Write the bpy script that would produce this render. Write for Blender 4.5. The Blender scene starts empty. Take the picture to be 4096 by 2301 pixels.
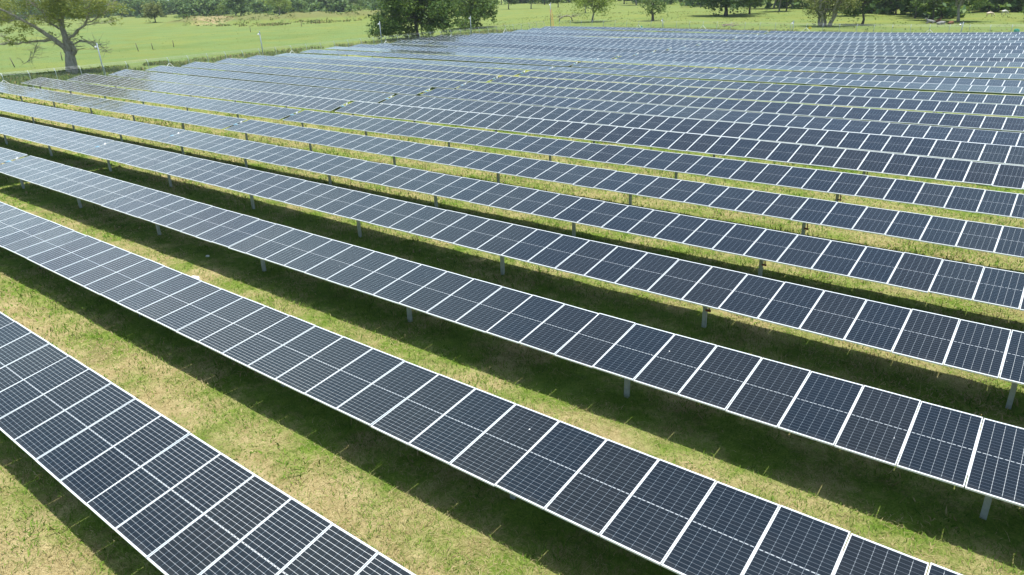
import bpy, math, random
import numpy as np
from mathutils import Matrix, Vector

# ------------------------------------------------------------------ measured layout
CAM = [2843.451183, 0.396648, -0.669225, -0.038473, 8.737769, 1.154485]      # focal px (of 4096), pitch, yaw, roll, height, module pitch
TAB = np.array([[0.918, 0.805, 0.713, 0.647, 0.586, 0.53, 0.458, 0.384, 0.234, 0.029, -0.043], [0.889, 0.764, 0.661, 0.589, 0.52, 0.458, 0.379, 0.296, 0.17, 0.058, 0.022], [1.013, 0.874, 0.76, 0.68, 0.604, 0.534, 0.446, 0.336, 0.225, 0.132, 0.076], [1.042, 0.888, 0.761, 0.671, 0.587, 0.51, 0.436, 0.36, 0.275, 0.176, 0.061], [0.93, 0.759, 0.618, 0.518, 0.429, 0.348, 0.272, 0.197, 0.121, 0.04, -0.048], [1.007, 0.816, 0.648, 0.515, 0.411, 0.328, 0.256, 0.189, 0.118, 0.035, -0.064], [0.855, 0.68, 0.537, 0.429, 0.346, 0.282, 0.227, 0.174, 0.115, 0.042, -0.047], [0.719, 0.59, 0.485, 0.401, 0.334, 0.277, 0.227, 0.178, 0.125, 0.064, -0.003], [0.767, 0.62, 0.493, 0.39, 0.306, 0.238, 0.181, 0.131, 0.084, 0.037, -0.017], [0.79, 0.652, 0.528, 0.422, 0.33, 0.248, 0.174, 0.104, 0.035, -0.037, -0.104], [0.806, 0.691, 0.576, 0.463, 0.356, 0.256, 0.165, 0.083, 0.014, -0.042, -0.075], [0.872, 0.766, 0.649, 0.531, 0.415, 0.307, 0.21, 0.129, 0.067, 0.03, 0.016], [0.852, 0.779, 0.688, 0.583, 0.472, 0.359, 0.253, 0.16, 0.086, 0.038, 0.021], [0.792, 0.698, 0.596, 0.495, 0.398, 0.307, 0.226, 0.159, 0.108, 0.078, 0.067], [0.925, 0.846, 0.75, 0.633, 0.504, 0.373, 0.25, 0.144, 0.065, 0.023, 0.011], [0.995, 0.837, 0.692, 0.556, 0.43, 0.317, 0.216, 0.129, 0.057, 0.001, -0.024], [1.014, 0.814, 0.636, 0.485, 0.357, 0.251, 0.165, 0.095, 0.039, -0.004, -0.003], [0.891, 0.692, 0.524, 0.394, 0.297, 0.228, 0.182, 0.153, 0.136, 0.126, 0.169], [0.915, 0.757, 0.584, 0.401, 0.224, 0.066, -0.058, -0.134, -0.148, -0.085, 0.025], [1.043, 0.825, 0.624, 0.437, 0.273, 0.136, 0.036, -0.023, -0.033, 0.012, 0.114], [1.103, 0.809, 0.539, 0.314, 0.135, 0.005, -0.076, -0.104, -0.08, -0.001, 0.123], [0.88, 0.653, 0.442, 0.254, 0.097, -0.024, -0.1, -0.126, -0.093, 0.004, 0.145], [0.778, 0.525, 0.298, 0.109, -0.037, -0.138, -0.188, -0.186, -0.126, -0.005, 0.148], [0.584, 0.336, 0.095, -0.098, -0.24, -0.329, -0.361, -0.334, -0.246, -0.094, 0.07], [0.492, 0.387, 0.276, 0.144, 0.008, -0.113, -0.2, -0.235, -0.199, -0.074, 0.092], [0.581, 0.357, 0.151, -0.027, -0.171, -0.276, -0.336, -0.347, -0.303, -0.198, -0.02], [0.626, 0.39, 0.14, -0.068, -0.23, -0.344, -0.407, -0.415, -0.365, -0.255, -0.046], [0.677, 0.613, 0.477, 0.295, 0.095, -0.098, -0.255, -0.351, -0.359, -0.251, -0.001]])   # hinge height of each of the 28 rows at u = -100 .. 0
TILT = [9.51, 5.95, 7.66, 8.59, 8.71, 8.67, 10.53, 13.24, 11.93, 9.0, 10.29, 9.59, 8.0, 6.65, 6.58, 6.54, 7.16, 3.68, 10.03, 6.45, 6.55, 8.5, 8.5, 8.5, 8.5, 8.5, 8.5, 8.5]
ENDS = [[None, None, None, 0.555], [None, None, None, -0.282], [None, -48.849, -48.444, -0.116], [None, -48.493, -48.35, -0.044], [None, -48.572, -48.459, -0.002], [None, -48.804, -48.404, 0.046], [-98.951, -48.825, -48.34, 0.104], [-98.608, -48.718, -48.124, 0.132], [-98.512, -48.517, -48.053, 0.165], [-98.805, -48.665, -47.995, 0.251], [-98.704, -48.29, -47.997, 0.275], [-98.406, -48.347, -47.796, 0.38], [-98.694, -48.535, -47.876, 0.466], [-98.359, -48.016, -47.825, None], [-98.526, -48.048, -47.561, -0.564], [-98.477, -47.958, -47.858, None], [-98.329, -48.227, -47.413, -0.41], [-98.036, -47.87, None, None], [-98.512, None, None, None], [-98.493, None, None, -0.263], [-98.569, None, None, None], [-98.24, None, None, None], [-98.214, None, None, None], [-98.157, None, None, None], [-97.709, None, None, 0.13], [-98.105, None, None, None], [-97.836, None, None, None], [-97.872, None, None, 0.216]]
R0, RP = 4.655, 4.95504          # first row's place and the distance between rows
ML, MW, GAPW = 2.278, 1.138, 0.016
HB = 1.42                        # hinge above ground
NR = 28
rs = random.Random(7)
rng = np.random.default_rng(11)
C = bpy.context.scene.collection
sc = bpy.context.scene

# ------------------------------------------------------------------ terrain
TS = TAB.copy(); TS[1:-1] = (TAB[:-2] + 2*TAB[1:-1] + TAB[2:])/4
def ground_np(u, v):
    u = np.asarray(u, float); v = np.asarray(v, float)
    k = np.clip((v-R0)/RP, 0, 26.999); i = k.astype(int); a = k-i
    uu = np.clip((u+100)/10, 0, 9.999); j = uu.astype(int); b = uu-j
    z = ((TS[i, j]*(1-b)+TS[i, j+1]*b)*(1-a)+(TS[i+1, j]*(1-b)+TS[i+1, j+1]*b)*a)-HB
    gf = np.interp(u, [-103, -90, -60, -30, 0], [-.85, -.75, -1.15, -1.8, -1.85])
    t = np.clip((v-140)/8, 0, 1); z = z*(1-t)+gf*t
    t = np.clip((-98-u)/6, 0, 1); z = z*(1-t)-.75*t
    # gentle swells in the open pasture
    far = np.clip((np.maximum(-104-u, v-150))/60, 0, 1)
    z = z + far*(.25*np.sin(u*.043+1)*np.sin(v*.037) + .12*np.sin(u*.11+v*.09))
    # the long earth bank
    q = np.array([[-318, 176], [-292, 192], [-275, 198], [-245, 222]], float)
    best = np.full(z.shape, 1e9); along = np.zeros(z.shape); acc = 0
    for s in range(3):
        p0, p1 = q[s], q[s+1]; dd = p1-p0; L = np.hypot(*dd)
        tt = np.clip(((u-p0[0])*dd[0]+(v-p0[1])*dd[1])/L**2, 0, 1)
        ds = np.hypot(u-p0[0]-tt*dd[0], v-p0[1]-tt*dd[1])
        best = np.minimum(best, ds)
    z = z + 3.0*np.exp(-(best/8.0)**4)*(1+.15*np.sin(u*.3)+.1*np.sin(v*.5+u*.2))
    return z
def G(u, v): return float(ground_np(np.array([u]), np.array([v]))[0])
UG = np.arange(-100, 1, 10.)
def hinge(k, u):
    if u > 0: return float(np.interp(0, UG, TAB[k]))
    j = (u+100)/10; j = min(max(j, 0), 10)
    # smooth (Catmull-Rom) through the table
    i = min(int(j), 9); t = j-i
    p = [TAB[k][min(max(i+o, 0), 10)] for o in (-1, 0, 1, 2)]
    return float(p[1]+.5*t*(p[2]-p[0]+t*(2*p[0]-5*p[1]+4*p[2]-p[3]+t*(3*(p[1]-p[2])+p[3]-p[0]))))

# ------------------------------------------------------------------ helpers
def tag(o, label=None, cat=None, group=None, kind=None):
    if label: o['label'] = label
    if cat: o['category'] = cat
    if group: o['group'] = group
    if kind: o['kind'] = kind
    return o
def link(o, parent=None):
    C.objects.link(o)
    if parent is not None: o.parent = parent
    return o
def empty(name, loc=(0, 0, 0), rz=0.0):
    o = bpy.data.objects.new(name, None); C.objects.link(o)
    o.location = loc; o.rotation_euler = (0, 0, rz); o.empty_display_size = .3
    return o
class MB:
    def __init__(s): s.v = []; s.f = []; s.m = []
    def add(s, vs, fs, mi=0):
        o = len(s.v); s.v.extend([tuple(map(float, v)) for v in vs])
        for f in fs: s.f.append(tuple(o+i for i in f)); s.m.append(mi)
    def box(s, x0, x1, y0, y1, z0, z1, mi=0, M=None):
        vs = [Vector(p) for p in ((x0,y0,z0),(x1,y0,z0),(x1,y1,z0),(x0,y1,z0),(x0,y0,z1),(x1,y0,z1),(x1,y1,z1),(x0,y1,z1))]
        if M is not None: vs = [M @ v for v in vs]
        s.add(vs, [(0,3,2,1),(4,5,6,7),(0,1,5,4),(1,2,6,5),(2,3,7,6),(3,0,4,7)], mi)
    def tube(s, pts, rad, n=6, mi=0, cap=True):
        pts = [Vector(p) for p in pts]
        if not hasattr(rad, '__len__'): rad = [rad]*len(pts)
        rings = []; prev = None
        for i, p in enumerate(pts):
            t = (pts[min(i+1, len(pts)-1)]-pts[max(i-1, 0)]).normalized()
            if prev is None:
                a = Vector((0, 0, 1)) if abs(t.z) < .9 else Vector((1, 0, 0))
                x = t.cross(a).normalized()
            else: x = (prev - t*prev.dot(t)).normalized()
            prev = x; y = t.cross(x)
            rings.append([p+(x*math.cos(2*math.pi*q/n)+y*math.sin(2*math.pi*q/n))*rad[i] for q in range(n)])
        o = len(s.v)
        for r in rings: s.v.extend([tuple(v) for v in r])
        for i in range(len(rings)-1):
            for q in range(n):
                s.f.append((o+i*n+q, o+i*n+(q+1) % n, o+(i+1)*n+(q+1) % n, o+(i+1)*n+q)); s.m.append(mi)
        if cap:
            s.f.append(tuple(o+q for q in reversed(range(n)))); s.m.append(mi)
            s.f.append(tuple(o+(len(rings)-1)*n+q for q in range(n))); s.m.append(mi)
    def mesh(s, name, mats, smooth=False):
        me = bpy.data.meshes.new(name); me.from_pydata(s.v, [], s.f)
        for m in (mats if isinstance(mats, (list, tuple)) else [mats]): me.materials.append(m)
        me.polygons.foreach_set('material_index', s.m)
        if smooth: me.polygons.foreach_set('use_smooth', [True]*len(s.f))
        me.update(); return me
    def build(s, name, mats, parent=None, smooth=False, loc=None):
        o = bpy.data.objects.new(name, s.mesh(name, mats, smooth)); link(o, parent)
        if loc is not None: o.location = loc
        return o
def np_mesh(name, V, quads=None, tris=None, mats=(), attr=None):
    """fast mesh from numpy arrays; attr: dict name -> per-face float"""
    me = bpy.data.meshes.new(name)
    nq = 0 if quads is None else len(quads); nt = 0 if tris is None else len(tris)
    loops = np.concatenate([a.ravel() for a in (quads, tris) if a is not None]).astype(np.int32)
    tot = np.concatenate([np.full(nq, 4), np.full(nt, 3)]).astype(np.int32)
    start = np.concatenate([[0], np.cumsum(tot)[:-1]]).astype(np.int32)
    me.vertices.add(len(V)); me.vertices.foreach_set('co', np.ascontiguousarray(V, np.float32).ravel())
    me.loops.add(len(loops)); me.loops.foreach_set('vertex_index', loops)
    me.polygons.add(nq+nt); me.polygons.foreach_set('loop_start', start); me.polygons.foreach_set('loop_total', tot)
    me.update(calc_edges=True)
    for k, a in (attr or {}).items():
        at = me.attributes.new(k, 'FLOAT', 'FACE'); at.data.foreach_set('value', np.asarray(a, np.float32))
    for m in mats: me.materials.append(m)
    return me

# ------------------------------------------------------------------ material helpers
class NT:
    def __init__(s, name):
        s.mat = bpy.data.materials.new(name); s.mat.use_nodes = True
        s.t = s.mat.node_tree; s.t.nodes.clear()
        s.out = s.t.nodes.new('ShaderNodeOutputMaterial')
    def n(s, typ, **kw):
        nd = s.t.nodes.new(typ)
        for k, v in kw.items(): setattr(nd, k, v)
        return nd
    def set(s, sock, val):
        if isinstance(val, bpy.types.NodeSocket): s.t.links.new(val, sock)
        elif isinstance(val, (tuple, list)) and len(val) == 3 and sock.type == 'RGBA': sock.default_value = (*val, 1)
        else: sock.default_value = val
    def m(s, op, a, b=None, c=None, clamp=False):
        nd = s.n('ShaderNodeMath', operation=op, use_clamp=clamp)
        s.set(nd.inputs[0], a)
        if b is not None: s.set(nd.inputs[1], b)
        if c is not None: s.set(nd.inputs[2], c)
        return nd.outputs[0]
    def mix(s, f, a, b, blend='MIX'):
        nd = s.n('ShaderNodeMix', data_type='RGBA', blend_type=blend)
        s.set(nd.inputs['Factor'], f); s.set(nd.inputs[6], a); s.set(nd.inputs[7], b)
        return nd.outputs[2]
    def noise(s, vec, scale, detail=3, rough=.55, dim='3D'):
        nd = s.n('ShaderNodeTexNoise', noise_dimensions=dim)
        s.set(nd.inputs['Scale'], scale); s.set(nd.inputs['Detail'], detail); s.set(nd.inputs['Roughness'], rough)
        if vec is not None: s.set(nd.inputs['Vector'], vec)
        return nd.outputs['Fac']
    def ramp(s, f, lo, hi):
        nd = s.n('ShaderNodeMapRange', clamp=True); s.set(nd.inputs[0], f)
        nd.inputs[1].default_value = lo; nd.inputs[2].default_value = hi
        return nd.outputs[0]
    def coord(s, k='Object'): return s.n('ShaderNodeTexCoord').outputs[k]
    def xyz(s, v):
        nd = s.n('ShaderNodeSeparateXYZ'); s.set(nd.inputs[0], v); return nd.outputs
    def scale(s, v, sc3):
        nd = s.n('ShaderNodeVectorMath', operation='MULTIPLY'); s.set(nd.inputs[0], v); nd.inputs[1].default_value = sc3
        return nd.outputs[0]
    def principled(s, **kw):
        nd = s.n('ShaderNodeBsdfPrincipled')
        for k, v in kw.items(): s.set(nd.inputs[k.replace('_', ' ')], v)
        return nd
    def bump(s, h, strength, dist):
        nd = s.n('ShaderNodeBump'); s.set(nd.inputs['Height'], h)
        nd.inputs['Strength'].default_value = strength; nd.inputs['Distance'].default_value = dist
        return nd.outputs[0]
    def upnormal(s, kn, ku):
        g = s.n('ShaderNodeNewGeometry'); a = s.n('ShaderNodeVectorMath', operation='SCALE'); s.set(a.inputs[0], g.outputs['Normal']); a.inputs['Scale'].default_value = kn
        c = s.n('ShaderNodeVectorMath', operation='ADD'); s.set(c.inputs[0], a.outputs[0]); c.inputs[1].default_value = (0, 0, ku)
        n = s.n('ShaderNodeVectorMath', operation='NORMALIZE'); s.set(n.inputs[0], c.outputs[0]); return n.outputs[0]
    def done(s, sh):
        s.t.links.new(sh, s.out.inputs['Surface']); return s.mat
def simple(name, col, rough=.6, metal=0.0, var=.12, scale=6.0, coat=0.0):
    b = NT(name); v = b.coord()
    f = b.noise(v, scale, 4)
    c2 = tuple(max(0, x*(1-var*2)) for x in col); c1 = tuple(min(1, x*(1+var)) for x in col)
    c = b.mix(f, c2, c1)
    p = b.principled(Base_Color=c, Roughness=rough, Metallic=metal, Coat_Weight=coat)
    return b.done(p.outputs[0])

M = {}
# --- solar laminate: dark half-cut cells, silver gaps, busbar wires, glass on top
def laminate():
    b = NT('solar_laminate'); o = b.xyz(b.coord()); x, y = o[0], o[1]
    ax, ay = b.m('ABSOLUTE', x), b.m('ABSOLUTE', y)
    cx = b.m('DIVIDE', x, .1822)
    dcol = b.m('MULTIPLY', b.m('ABSOLUTE', b.m('SUBTRACT', cx, b.m('ROUND', cx))), .1822)
    cy = b.m('DIVIDE', b.m('SUBTRACT', ay, .011), .0912)
    drow = b.m('MULTIPLY', b.m('ABSOLUTE', b.m('SUBTRACT', cy, b.m('ROUND', cy))), .0912)
    inx = b.m('LESS_THAN', ax, .50)
    col = b.m('MULTIPLY', b.m('LESS_THAN', dcol, .0019), inx)
    row = b.m('MULTIPLY', b.m('LESS_THAN', drow, .0013), b.m('GREATER_THAN', ay, .05))
    dot = b.m('LESS_THAN', b.m('ADD', dcol, drow), .0070)
    dot = b.m('MULTIPLY', dot, inx)
    mid = b.m('LESS_THAN', ay, .0055)
    dash = b.m('LESS_THAN', b.m('ABSOLUTE', b.m('SUBTRACT', b.m('FRACT', b.m('DIVIDE', x, .0911)), .5)), .33)
    mid = b.m('MULTIPLY', mid, dash)
    edge = b.m('MAXIMUM', b.m('GREATER_THAN', ax, .5510), b.m('GREATER_THAN', ay, 1.1060))
    # tone of each cell and each module
    cb = b.n('ShaderNodeCombineXYZ'); b.set(cb.inputs[0], b.m('FLOOR', cx)); b.set(cb.inputs[1], b.m('FLOOR', b.m('DIVIDE', y, .0912)))
    oi = b.n('ShaderNodeObjectInfo'); b.set(cb.inputs[2], b.m('MULTIPLY', oi.outputs['Random'], 50.0))
    wn = b.n('ShaderNodeTexWhiteNoise'); b.set(wn.inputs['Vector'], cb.outputs[0])
    tone = b.mix(b.ramp(oi.outputs['Random'], .25, .95), (.0020, .0085, .0155), (.0066, .0102, .0126))
    tone = b.mix(b.m('MULTIPLY', wn.outputs[0], .35), tone, (.0015, .005, .009))
    dust = b.noise(b.coord(), 2.2, 5, .65)
    tone = b.mix(b.m('MULTIPLY', b.ramp(dust, .42, .8), .035), tone, (.16, .16, .15))
    low = b.m('MULTIPLY', b.ramp(b.m('ADD', b.m('MULTIPLY', y, -1.0), b.m('MULTIPLY', b.m('SUBTRACT', dust, .5), .35)), .98, 1.14), .16)
    tone = b.mix(low, tone, (.13, .125, .11))
    # bird droppings and specks, a few per module
    vo = b.n('ShaderNodeTexVoronoi', feature='F1'); vo.inputs['Scale'].default_value = 2.3
    ad = b.n('ShaderNodeVectorMath', operation='ADD'); b.set(ad.inputs[0], b.coord())
    cr = b.n('ShaderNodeCombineXYZ'); b.set(cr.inputs[0], b.m('MULTIPLY', oi.outputs['Random'], 91.0)); b.set(cr.inputs[1], b.m('MULTIPLY', oi.outputs['Random'], 37.0))
    b.set(ad.inputs[1], cr.outputs[0]); b.set(vo.inputs['Vector'], ad.outputs[0])
    vc = b.xyz(vo.outputs['Color'])
    speck = b.m('MULTIPLY', b.m('LESS_THAN', vo.outputs['Distance'], b.m('MULTIPLY', vc[1], .045)), b.m('GREATER_THAN', vc[0], .72))
    cbase = b.mix(b.m('MULTIPLY', row, .8), tone, (.055, .07, .08))
    cbase = b.mix(col, cbase, (.13, .17, .20))
    cbase = b.mix(dot, cbase, (.50, .56, .60))
    cbase = b.mix(b.m('MAXIMUM', mid, edge), cbase, (.62, .66, .68))
    cbase = b.mix(speck, cbase, (.7, .7, .68))
    glass = b.principled(Base_Color=cbase, Roughness=.45, IOR=1.45, Specular_IOR_Level=.12, Coat_Weight=1.0, Coat_Roughness=.05, Coat_IOR=1.40)
    # silver ribbons and wires: brushed highlights, along the module in the cell rows, across it in the columns
    def brushed(axis, tilt, an=.60):
        tg = b.n('ShaderNodeVectorTransform', vector_type='VECTOR', convert_from='OBJECT', convert_to='WORLD'); tg.inputs[0].default_value = axis
        nm = b.n('ShaderNodeVectorTransform', vector_type='NORMAL', convert_from='OBJECT', convert_to='WORLD'); nm.inputs[0].default_value = tilt
        nn = b.n('ShaderNodeVectorMath', operation='NORMALIZE'); b.set(nn.inputs[0], nm.outputs[0])
        gl = b.n('ShaderNodeBsdfAnisotropic', distribution='GGX'); gl.inputs['Color'].default_value = (.86, .90, .92, 1)
        gl.inputs['Roughness'].default_value = .56; gl.inputs['Anisotropy'].default_value = an
        b.set(gl.inputs['Tangent'], tg.outputs[0]); b.set(gl.inputs['Normal'], nn.outputs[0])
        return gl.outputs[0]
    ne = b.m('SUBTRACT', 1.0, edge)
    frow = b.m('MULTIPLY', b.m('MAXIMUM', b.m('MULTIPLY', b.m('LESS_THAN', drow, .0028), .36), .006), ne)
    fcol = b.m('MULTIPLY', b.m('MULTIPLY', b.m('LESS_THAN', dcol, .0020), b.m('LESS_THAN', ay, 1.06)), .42)
    fcol = b.m('MULTIPLY', fcol, inx)
    mx = b.n('ShaderNodeMixShader'); b.set(mx.inputs[0], frow)
    b.set(mx.inputs[1], glass.outputs[0]); b.set(mx.inputs[2], brushed((0, 1, 0), (0, -.068, 1)))
    m2 = b.n('ShaderNodeMixShader'); b.set(m2.inputs[0], fcol)
    b.set(m2.inputs[1], mx.outputs[0]); b.set(m2.inputs[2], brushed((1, 0, 0), (0, 0, 1), .74)); mx = m2
    return b.done(mx.outputs[0])
M['cells'] = laminate()
M['alu'] = simple('anodised_aluminium', (.76, .80, .81), .42, .15, .06, 3)
M['steel'] = simple('galvanised_steel', (.44, .49, .48), .5, .3, .25, 9)
M['tube'] = simple('tube_steel', (.30, .32, .33), .5, .6, .15, 5)
M['damper'] = simple('damper_red', (.16, .035, .025), .45, 0, .1)
M['white'] = simple('white_plastic', (.78, .79, .78), .45, 0, .05)
M['bluewrap'] = simple('pale_blue_wrap', (.22, .42, .55), .5, 0, .2, 12)
M['mastgrey'] = simple('mast_grey', (.30, .35, .40), .5, .3, .12, 4)
M['fencepost'] = simple('fence_post_steel', (.44, .50, .52), .5, .3, .15, 5)
M['wire'] = simple('fence_wire_steel', (.45, .48, .48), .5, .6)
M['orange'] = simple('ladder_orange', (.75, .27, .09), .5, 0, .08)
M['black'] = simple('dark_lens', (.02, .02, .025), .25, 0, .1)
M['yellow'] = simple('sign_yellow', (.8, .62, .05), .5, 0, .05)
M['teal'] = simple('teal_bag', (.05, .38, .30), .5, 0, .2, 9)
M['oldwood'] = simple('weathered_wood', (.13, .11, .085), .9, 0, .3, 14)
M['branch_pink'] = simple('dry_branch', (.46, .36, .29), .9, 0, .25, 8)

def bark(name, c1, c2):
    b = NT(name); v = b.coord(); s = b.scale(v, (1, 1, .25))
    f = b.noise(s, 5, 6, .7); c = b.mix(b.ramp(f, .3, .7), c1, c2)
    g = b.noise(s, 14, 4)
    p = b.principled(Base_Color=c, Roughness=.9, Normal=b.bump(g, .9, .06))
    return b.done(p.outputs[0])
M['bark'] = bark('grey_bark', (.16, .14, .11), (.46, .42, .35))
M['darkbark'] = bark('dark_bark', (.045, .04, .033), (.16, .14, .115))
M['deadwood'] = bark('bleached_wood', (.36, .33, .31), (.62, .58, .55))
def leaf(name, c1, c2, c3, trans=.35):
    b = NT(name)
    at = b.n('ShaderNodeAttribute', attribute_name='tint'); oi = b.n('ShaderNodeObjectInfo')
    f = at.outputs['Fac']
    c = b.mix(b.ramp(f, 0, .6), c1, c2); c = b.mix(b.ramp(f, .6, 1), c, c3)
    w = b.noise(b.coord(), .35, 2); c = b.mix(b.m('MULTIPLY', b.ramp(w, .4, .7), .45), c, c3)
    c = b.mix(b.m('MULTIPLY', oi.outputs['Random'], .35), c, c1)
    p = b.principled(Base_Color=c, Roughness=.55, Specular_IOR_Level=.3, Normal=b.upnormal(.8, .45))
    tr = b.n('ShaderNodeBsdfTranslucent'); b.set(tr.inputs[0], b.mix(.5, c, (.25, .32, .03)))
    mx = b.n('ShaderNodeMixShader'); mx.inputs[0].default_value = trans
    b.set(mx.inputs[1], p.outputs[0]); b.set(mx.inputs[2], tr.outputs[0])
    return b.done(mx.outputs[0])
M['leaf_dark'] = leaf('leaf_dark', (.026, .070, .018), (.062, .140, .030), (.19, .28, .05))
M['leaf_mid'] = leaf('leaf_mid', (.045, .10, .022), (.11, .20, .04), (.26, .35, .065))
M['leaf_lime'] = leaf('leaf_lime', (.12, .19, .032), (.24, .33, .05), (.38, .46, .08))
M['leaf_olive'] = leaf('leaf_olive', (.17, .21, .05), (.31, .34, .085), (.44, .46, .13), .5)
M['leaf_yellowgreen'] = leaf('leaf_yellowgreen', (.09, .115, .03), (.19, .22, .055), (.32, .33, .09))
M['leaf_far'] = leaf('leaf_far', (.055, .13, .05), (.13, .23, .07), (.27, .37, .10))

# --- ground
def ground_mat():
    b = NT('ground_turf'); v = b.coord(); o = b.xyz(v); x, y = o[0], o[1]
    big = b.noise(v, .09, 4, .6); med = b.noise(v, .55, 5, .65); fine = b.noise(v, 7, 6, .7); fin2 = b.ramp(b.noise(v, 26, 4, .8), .3, .7)
    # strips: mown straw in the lanes, greener under the tables
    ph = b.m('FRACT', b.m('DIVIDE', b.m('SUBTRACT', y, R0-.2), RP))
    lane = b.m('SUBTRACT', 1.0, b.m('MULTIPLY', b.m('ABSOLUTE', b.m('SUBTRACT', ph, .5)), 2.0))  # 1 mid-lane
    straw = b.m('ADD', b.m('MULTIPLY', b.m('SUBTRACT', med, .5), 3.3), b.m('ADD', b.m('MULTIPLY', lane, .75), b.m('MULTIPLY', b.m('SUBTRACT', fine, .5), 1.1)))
    nearm = b.m('SUBTRACT', 1.0, b.m('MULTIPLY', b.ramp(y, 6, 50), .50))
    straw = b.m('MULTIPLY', b.ramp(straw, .0, .85), nearm)
    tuft = b.ramp(b.noise(v, 2.6, 5, .7), .34, .66)
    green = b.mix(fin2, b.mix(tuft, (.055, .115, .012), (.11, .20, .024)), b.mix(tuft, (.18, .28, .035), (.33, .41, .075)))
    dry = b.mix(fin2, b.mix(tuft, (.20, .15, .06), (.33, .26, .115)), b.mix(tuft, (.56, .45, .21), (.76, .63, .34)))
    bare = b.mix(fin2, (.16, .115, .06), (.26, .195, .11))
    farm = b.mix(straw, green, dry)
    bz = b.m('MULTIPLY', b.ramp(b.noise(v, .42, 5, .7), .60, .72), b.ramp(fine, .35, .6))
    farm = b.mix(b.m('MULTIPLY', bz, .6), farm, bare)
    # pasture outside the fence
    pas = b.mix(b.ramp(fine, .3, .7), (.135, .205, .060), (.185, .255, .085))
    pas = b.mix(b.m('MULTIPLY', b.ramp(big, .40, .66), .7), pas, (.205, .225, .055))
    pas = b.mix(b.m('MULTIPLY', b.ramp(b.noise(v, .05, 6, .75), .5, .6), .45), pas, (.115, .17, .04))
    pas = b.mix(b.m('MULTIPLY', b.m('MULTIPLY', b.ramp(y, 150, 200), b.ramp(med, .35, .65)), .5), pas, (.235, .245, .05))
    weeds = b.ramp(b.noise(b.scale(v, (1, 1, 1)), .28, 6, .75), .56, .72)
    pas = b.mix(b.m('MULTIPLY', weeds, .45), pas, (.105, .15, .038))
    ys = b.m('MULTIPLY', b.ramp(b.noise(b.scale(v, (.5, 1, 1)), .06, 5, .7), .52, .66), b.ramp(fine, .4, .62))
    pas = b.mix(b.m('MULTIPLY', ys, .55), pas, (.29, .29, .05))
    pas = b.mix(b.m('MULTIPLY', b.m('MULTIPLY', b.ramp(b.noise(v, .9, 5, .8), .55, .66), b.ramp(b.noise(v, .035, 4, .6), .42, .6)), .5), pas, (.085, .135, .03))
    # dry flank and worn sandy track on the bank
    tr = b.m('MULTIPLY', b.ramp(o[2], .25, 1.3), b.m('LESS_THAN', x, -230.0))
    pas = b.mix(b.m('MULTIPLY', tr, .75), pas, b.mix(med, (.13, .15, .05), (.22, .20, .09)))
    dx = b.m('DIVIDE', b.m('SUBTRACT', x, -301.0), 9.0); dy = b.m('DIVIDE', b.m('SUBTRACT', y, 181.0), 9.0)
    rr = b.m('ADD', b.m('MULTIPLY', dx, dx), b.m('MULTIPLY', dy, dy))
    sand = b.m('MULTIPLY', b.m('SUBTRACT', 1.0, b.ramp(rr, .3, 1.4)), b.ramp(med, .42, .6))
    pas = b.mix(b.m('MULTIPLY', sand, .85), pas, (.42, .31, .18))
    wob = b.m('MULTIPLY', b.m('SUBTRACT', b.noise(v, .3, 3), .5), 4.0)
    out = b.m('MAXIMUM', b.ramp(b.m('SUBTRACT', b.m('MULTIPLY', x, -1.0), wob), 101.5, 104.5), b.ramp(b.m('ADD', y, wob), 146.0, 150.0))
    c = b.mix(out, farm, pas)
    bm = b.bump(b.m('ADD', b.m('MULTIPLY', fine, .6), b.m('MULTIPLY', fin2, .4)), .8, .09)
    p = b.principled(Base_Color=c, Roughness=.95, Specular_IOR_Level=.1, Normal=bm)
    return b.done(p.outputs[0])
M['ground'] = ground_mat()
def blade_mat(name, g1, g2, s1, s2):
    b = NT(name); at = b.n('ShaderNodeAttribute', attribute_name='tint'); dr = b.n('ShaderNodeAttribute', attribute_name='dry')
    f = at.outputs['Fac']
    c = b.mix(dr.outputs['Fac'], b.mix(f, g1, g2), b.mix(f, s1, s2))
    nn = b.upnormal(.35, .8)
    p = b.principled(Base_Color=c, Roughness=.8, Specular_IOR_Level=.15, Normal=nn)
    tr = b.n('ShaderNodeBsdfTranslucent'); b.set(tr.inputs[0], c)
    mx = b.n('ShaderNodeMixShader'); mx.inputs[0].default_value = .3
    b.set(mx.inputs[1], p.outputs[0]); b.set(mx.inputs[2], tr.outputs[0])
    return b.done(mx.outputs[0])
M['blade'] = blade_mat('grass_blades', (.065, .15, .012), (.23, .35, .05), (.30, .24, .10), (.60, .50, .27))
M['weed'] = blade_mat('pasture_weeds', (.07, .115, .025), (.16, .215, .05), (.22, .19, .08), (.32, .28, .12))

# ------------------------------------------------------------------ the ground sheet
us = np.unique(np.concatenate([[-6000, -3500, -2200, -1500, -1100, -850, -700, -600, -520, -460, -400], np.arange(-360, -180, 3.), np.arange(-180, -112, 4.), np.arange(-112, 20, 1.), [24, 30, 40, 60, 100, 200, 500, 1200, 3000, 6000]]))
vs = np.unique(np.concatenate([[-3000, -1000, -300, -100, -50, -30, -20, -14], np.arange(-10, 152, 1.), np.arange(152, 240, 3.), [246, 256, 270, 300, 340, 400, 460, 540, 640, 800, 1100, 1600, 2500, 4000, 6000]]))
UU, VV = np.meshgrid(us, vs, indexing='ij')
ZZ = ground_np(UU.ravel(), VV.ravel()).reshape(UU.shape)
inn = (UU > -112) & (UU < 20) & (VV > -10) & (VV < 152)
ZZ = ZZ + inn*rng.normal(0, .022, ZZ.shape)
nu, nv = UU.shape
idx = np.arange(nu*nv).reshape(nu, nv)
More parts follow.
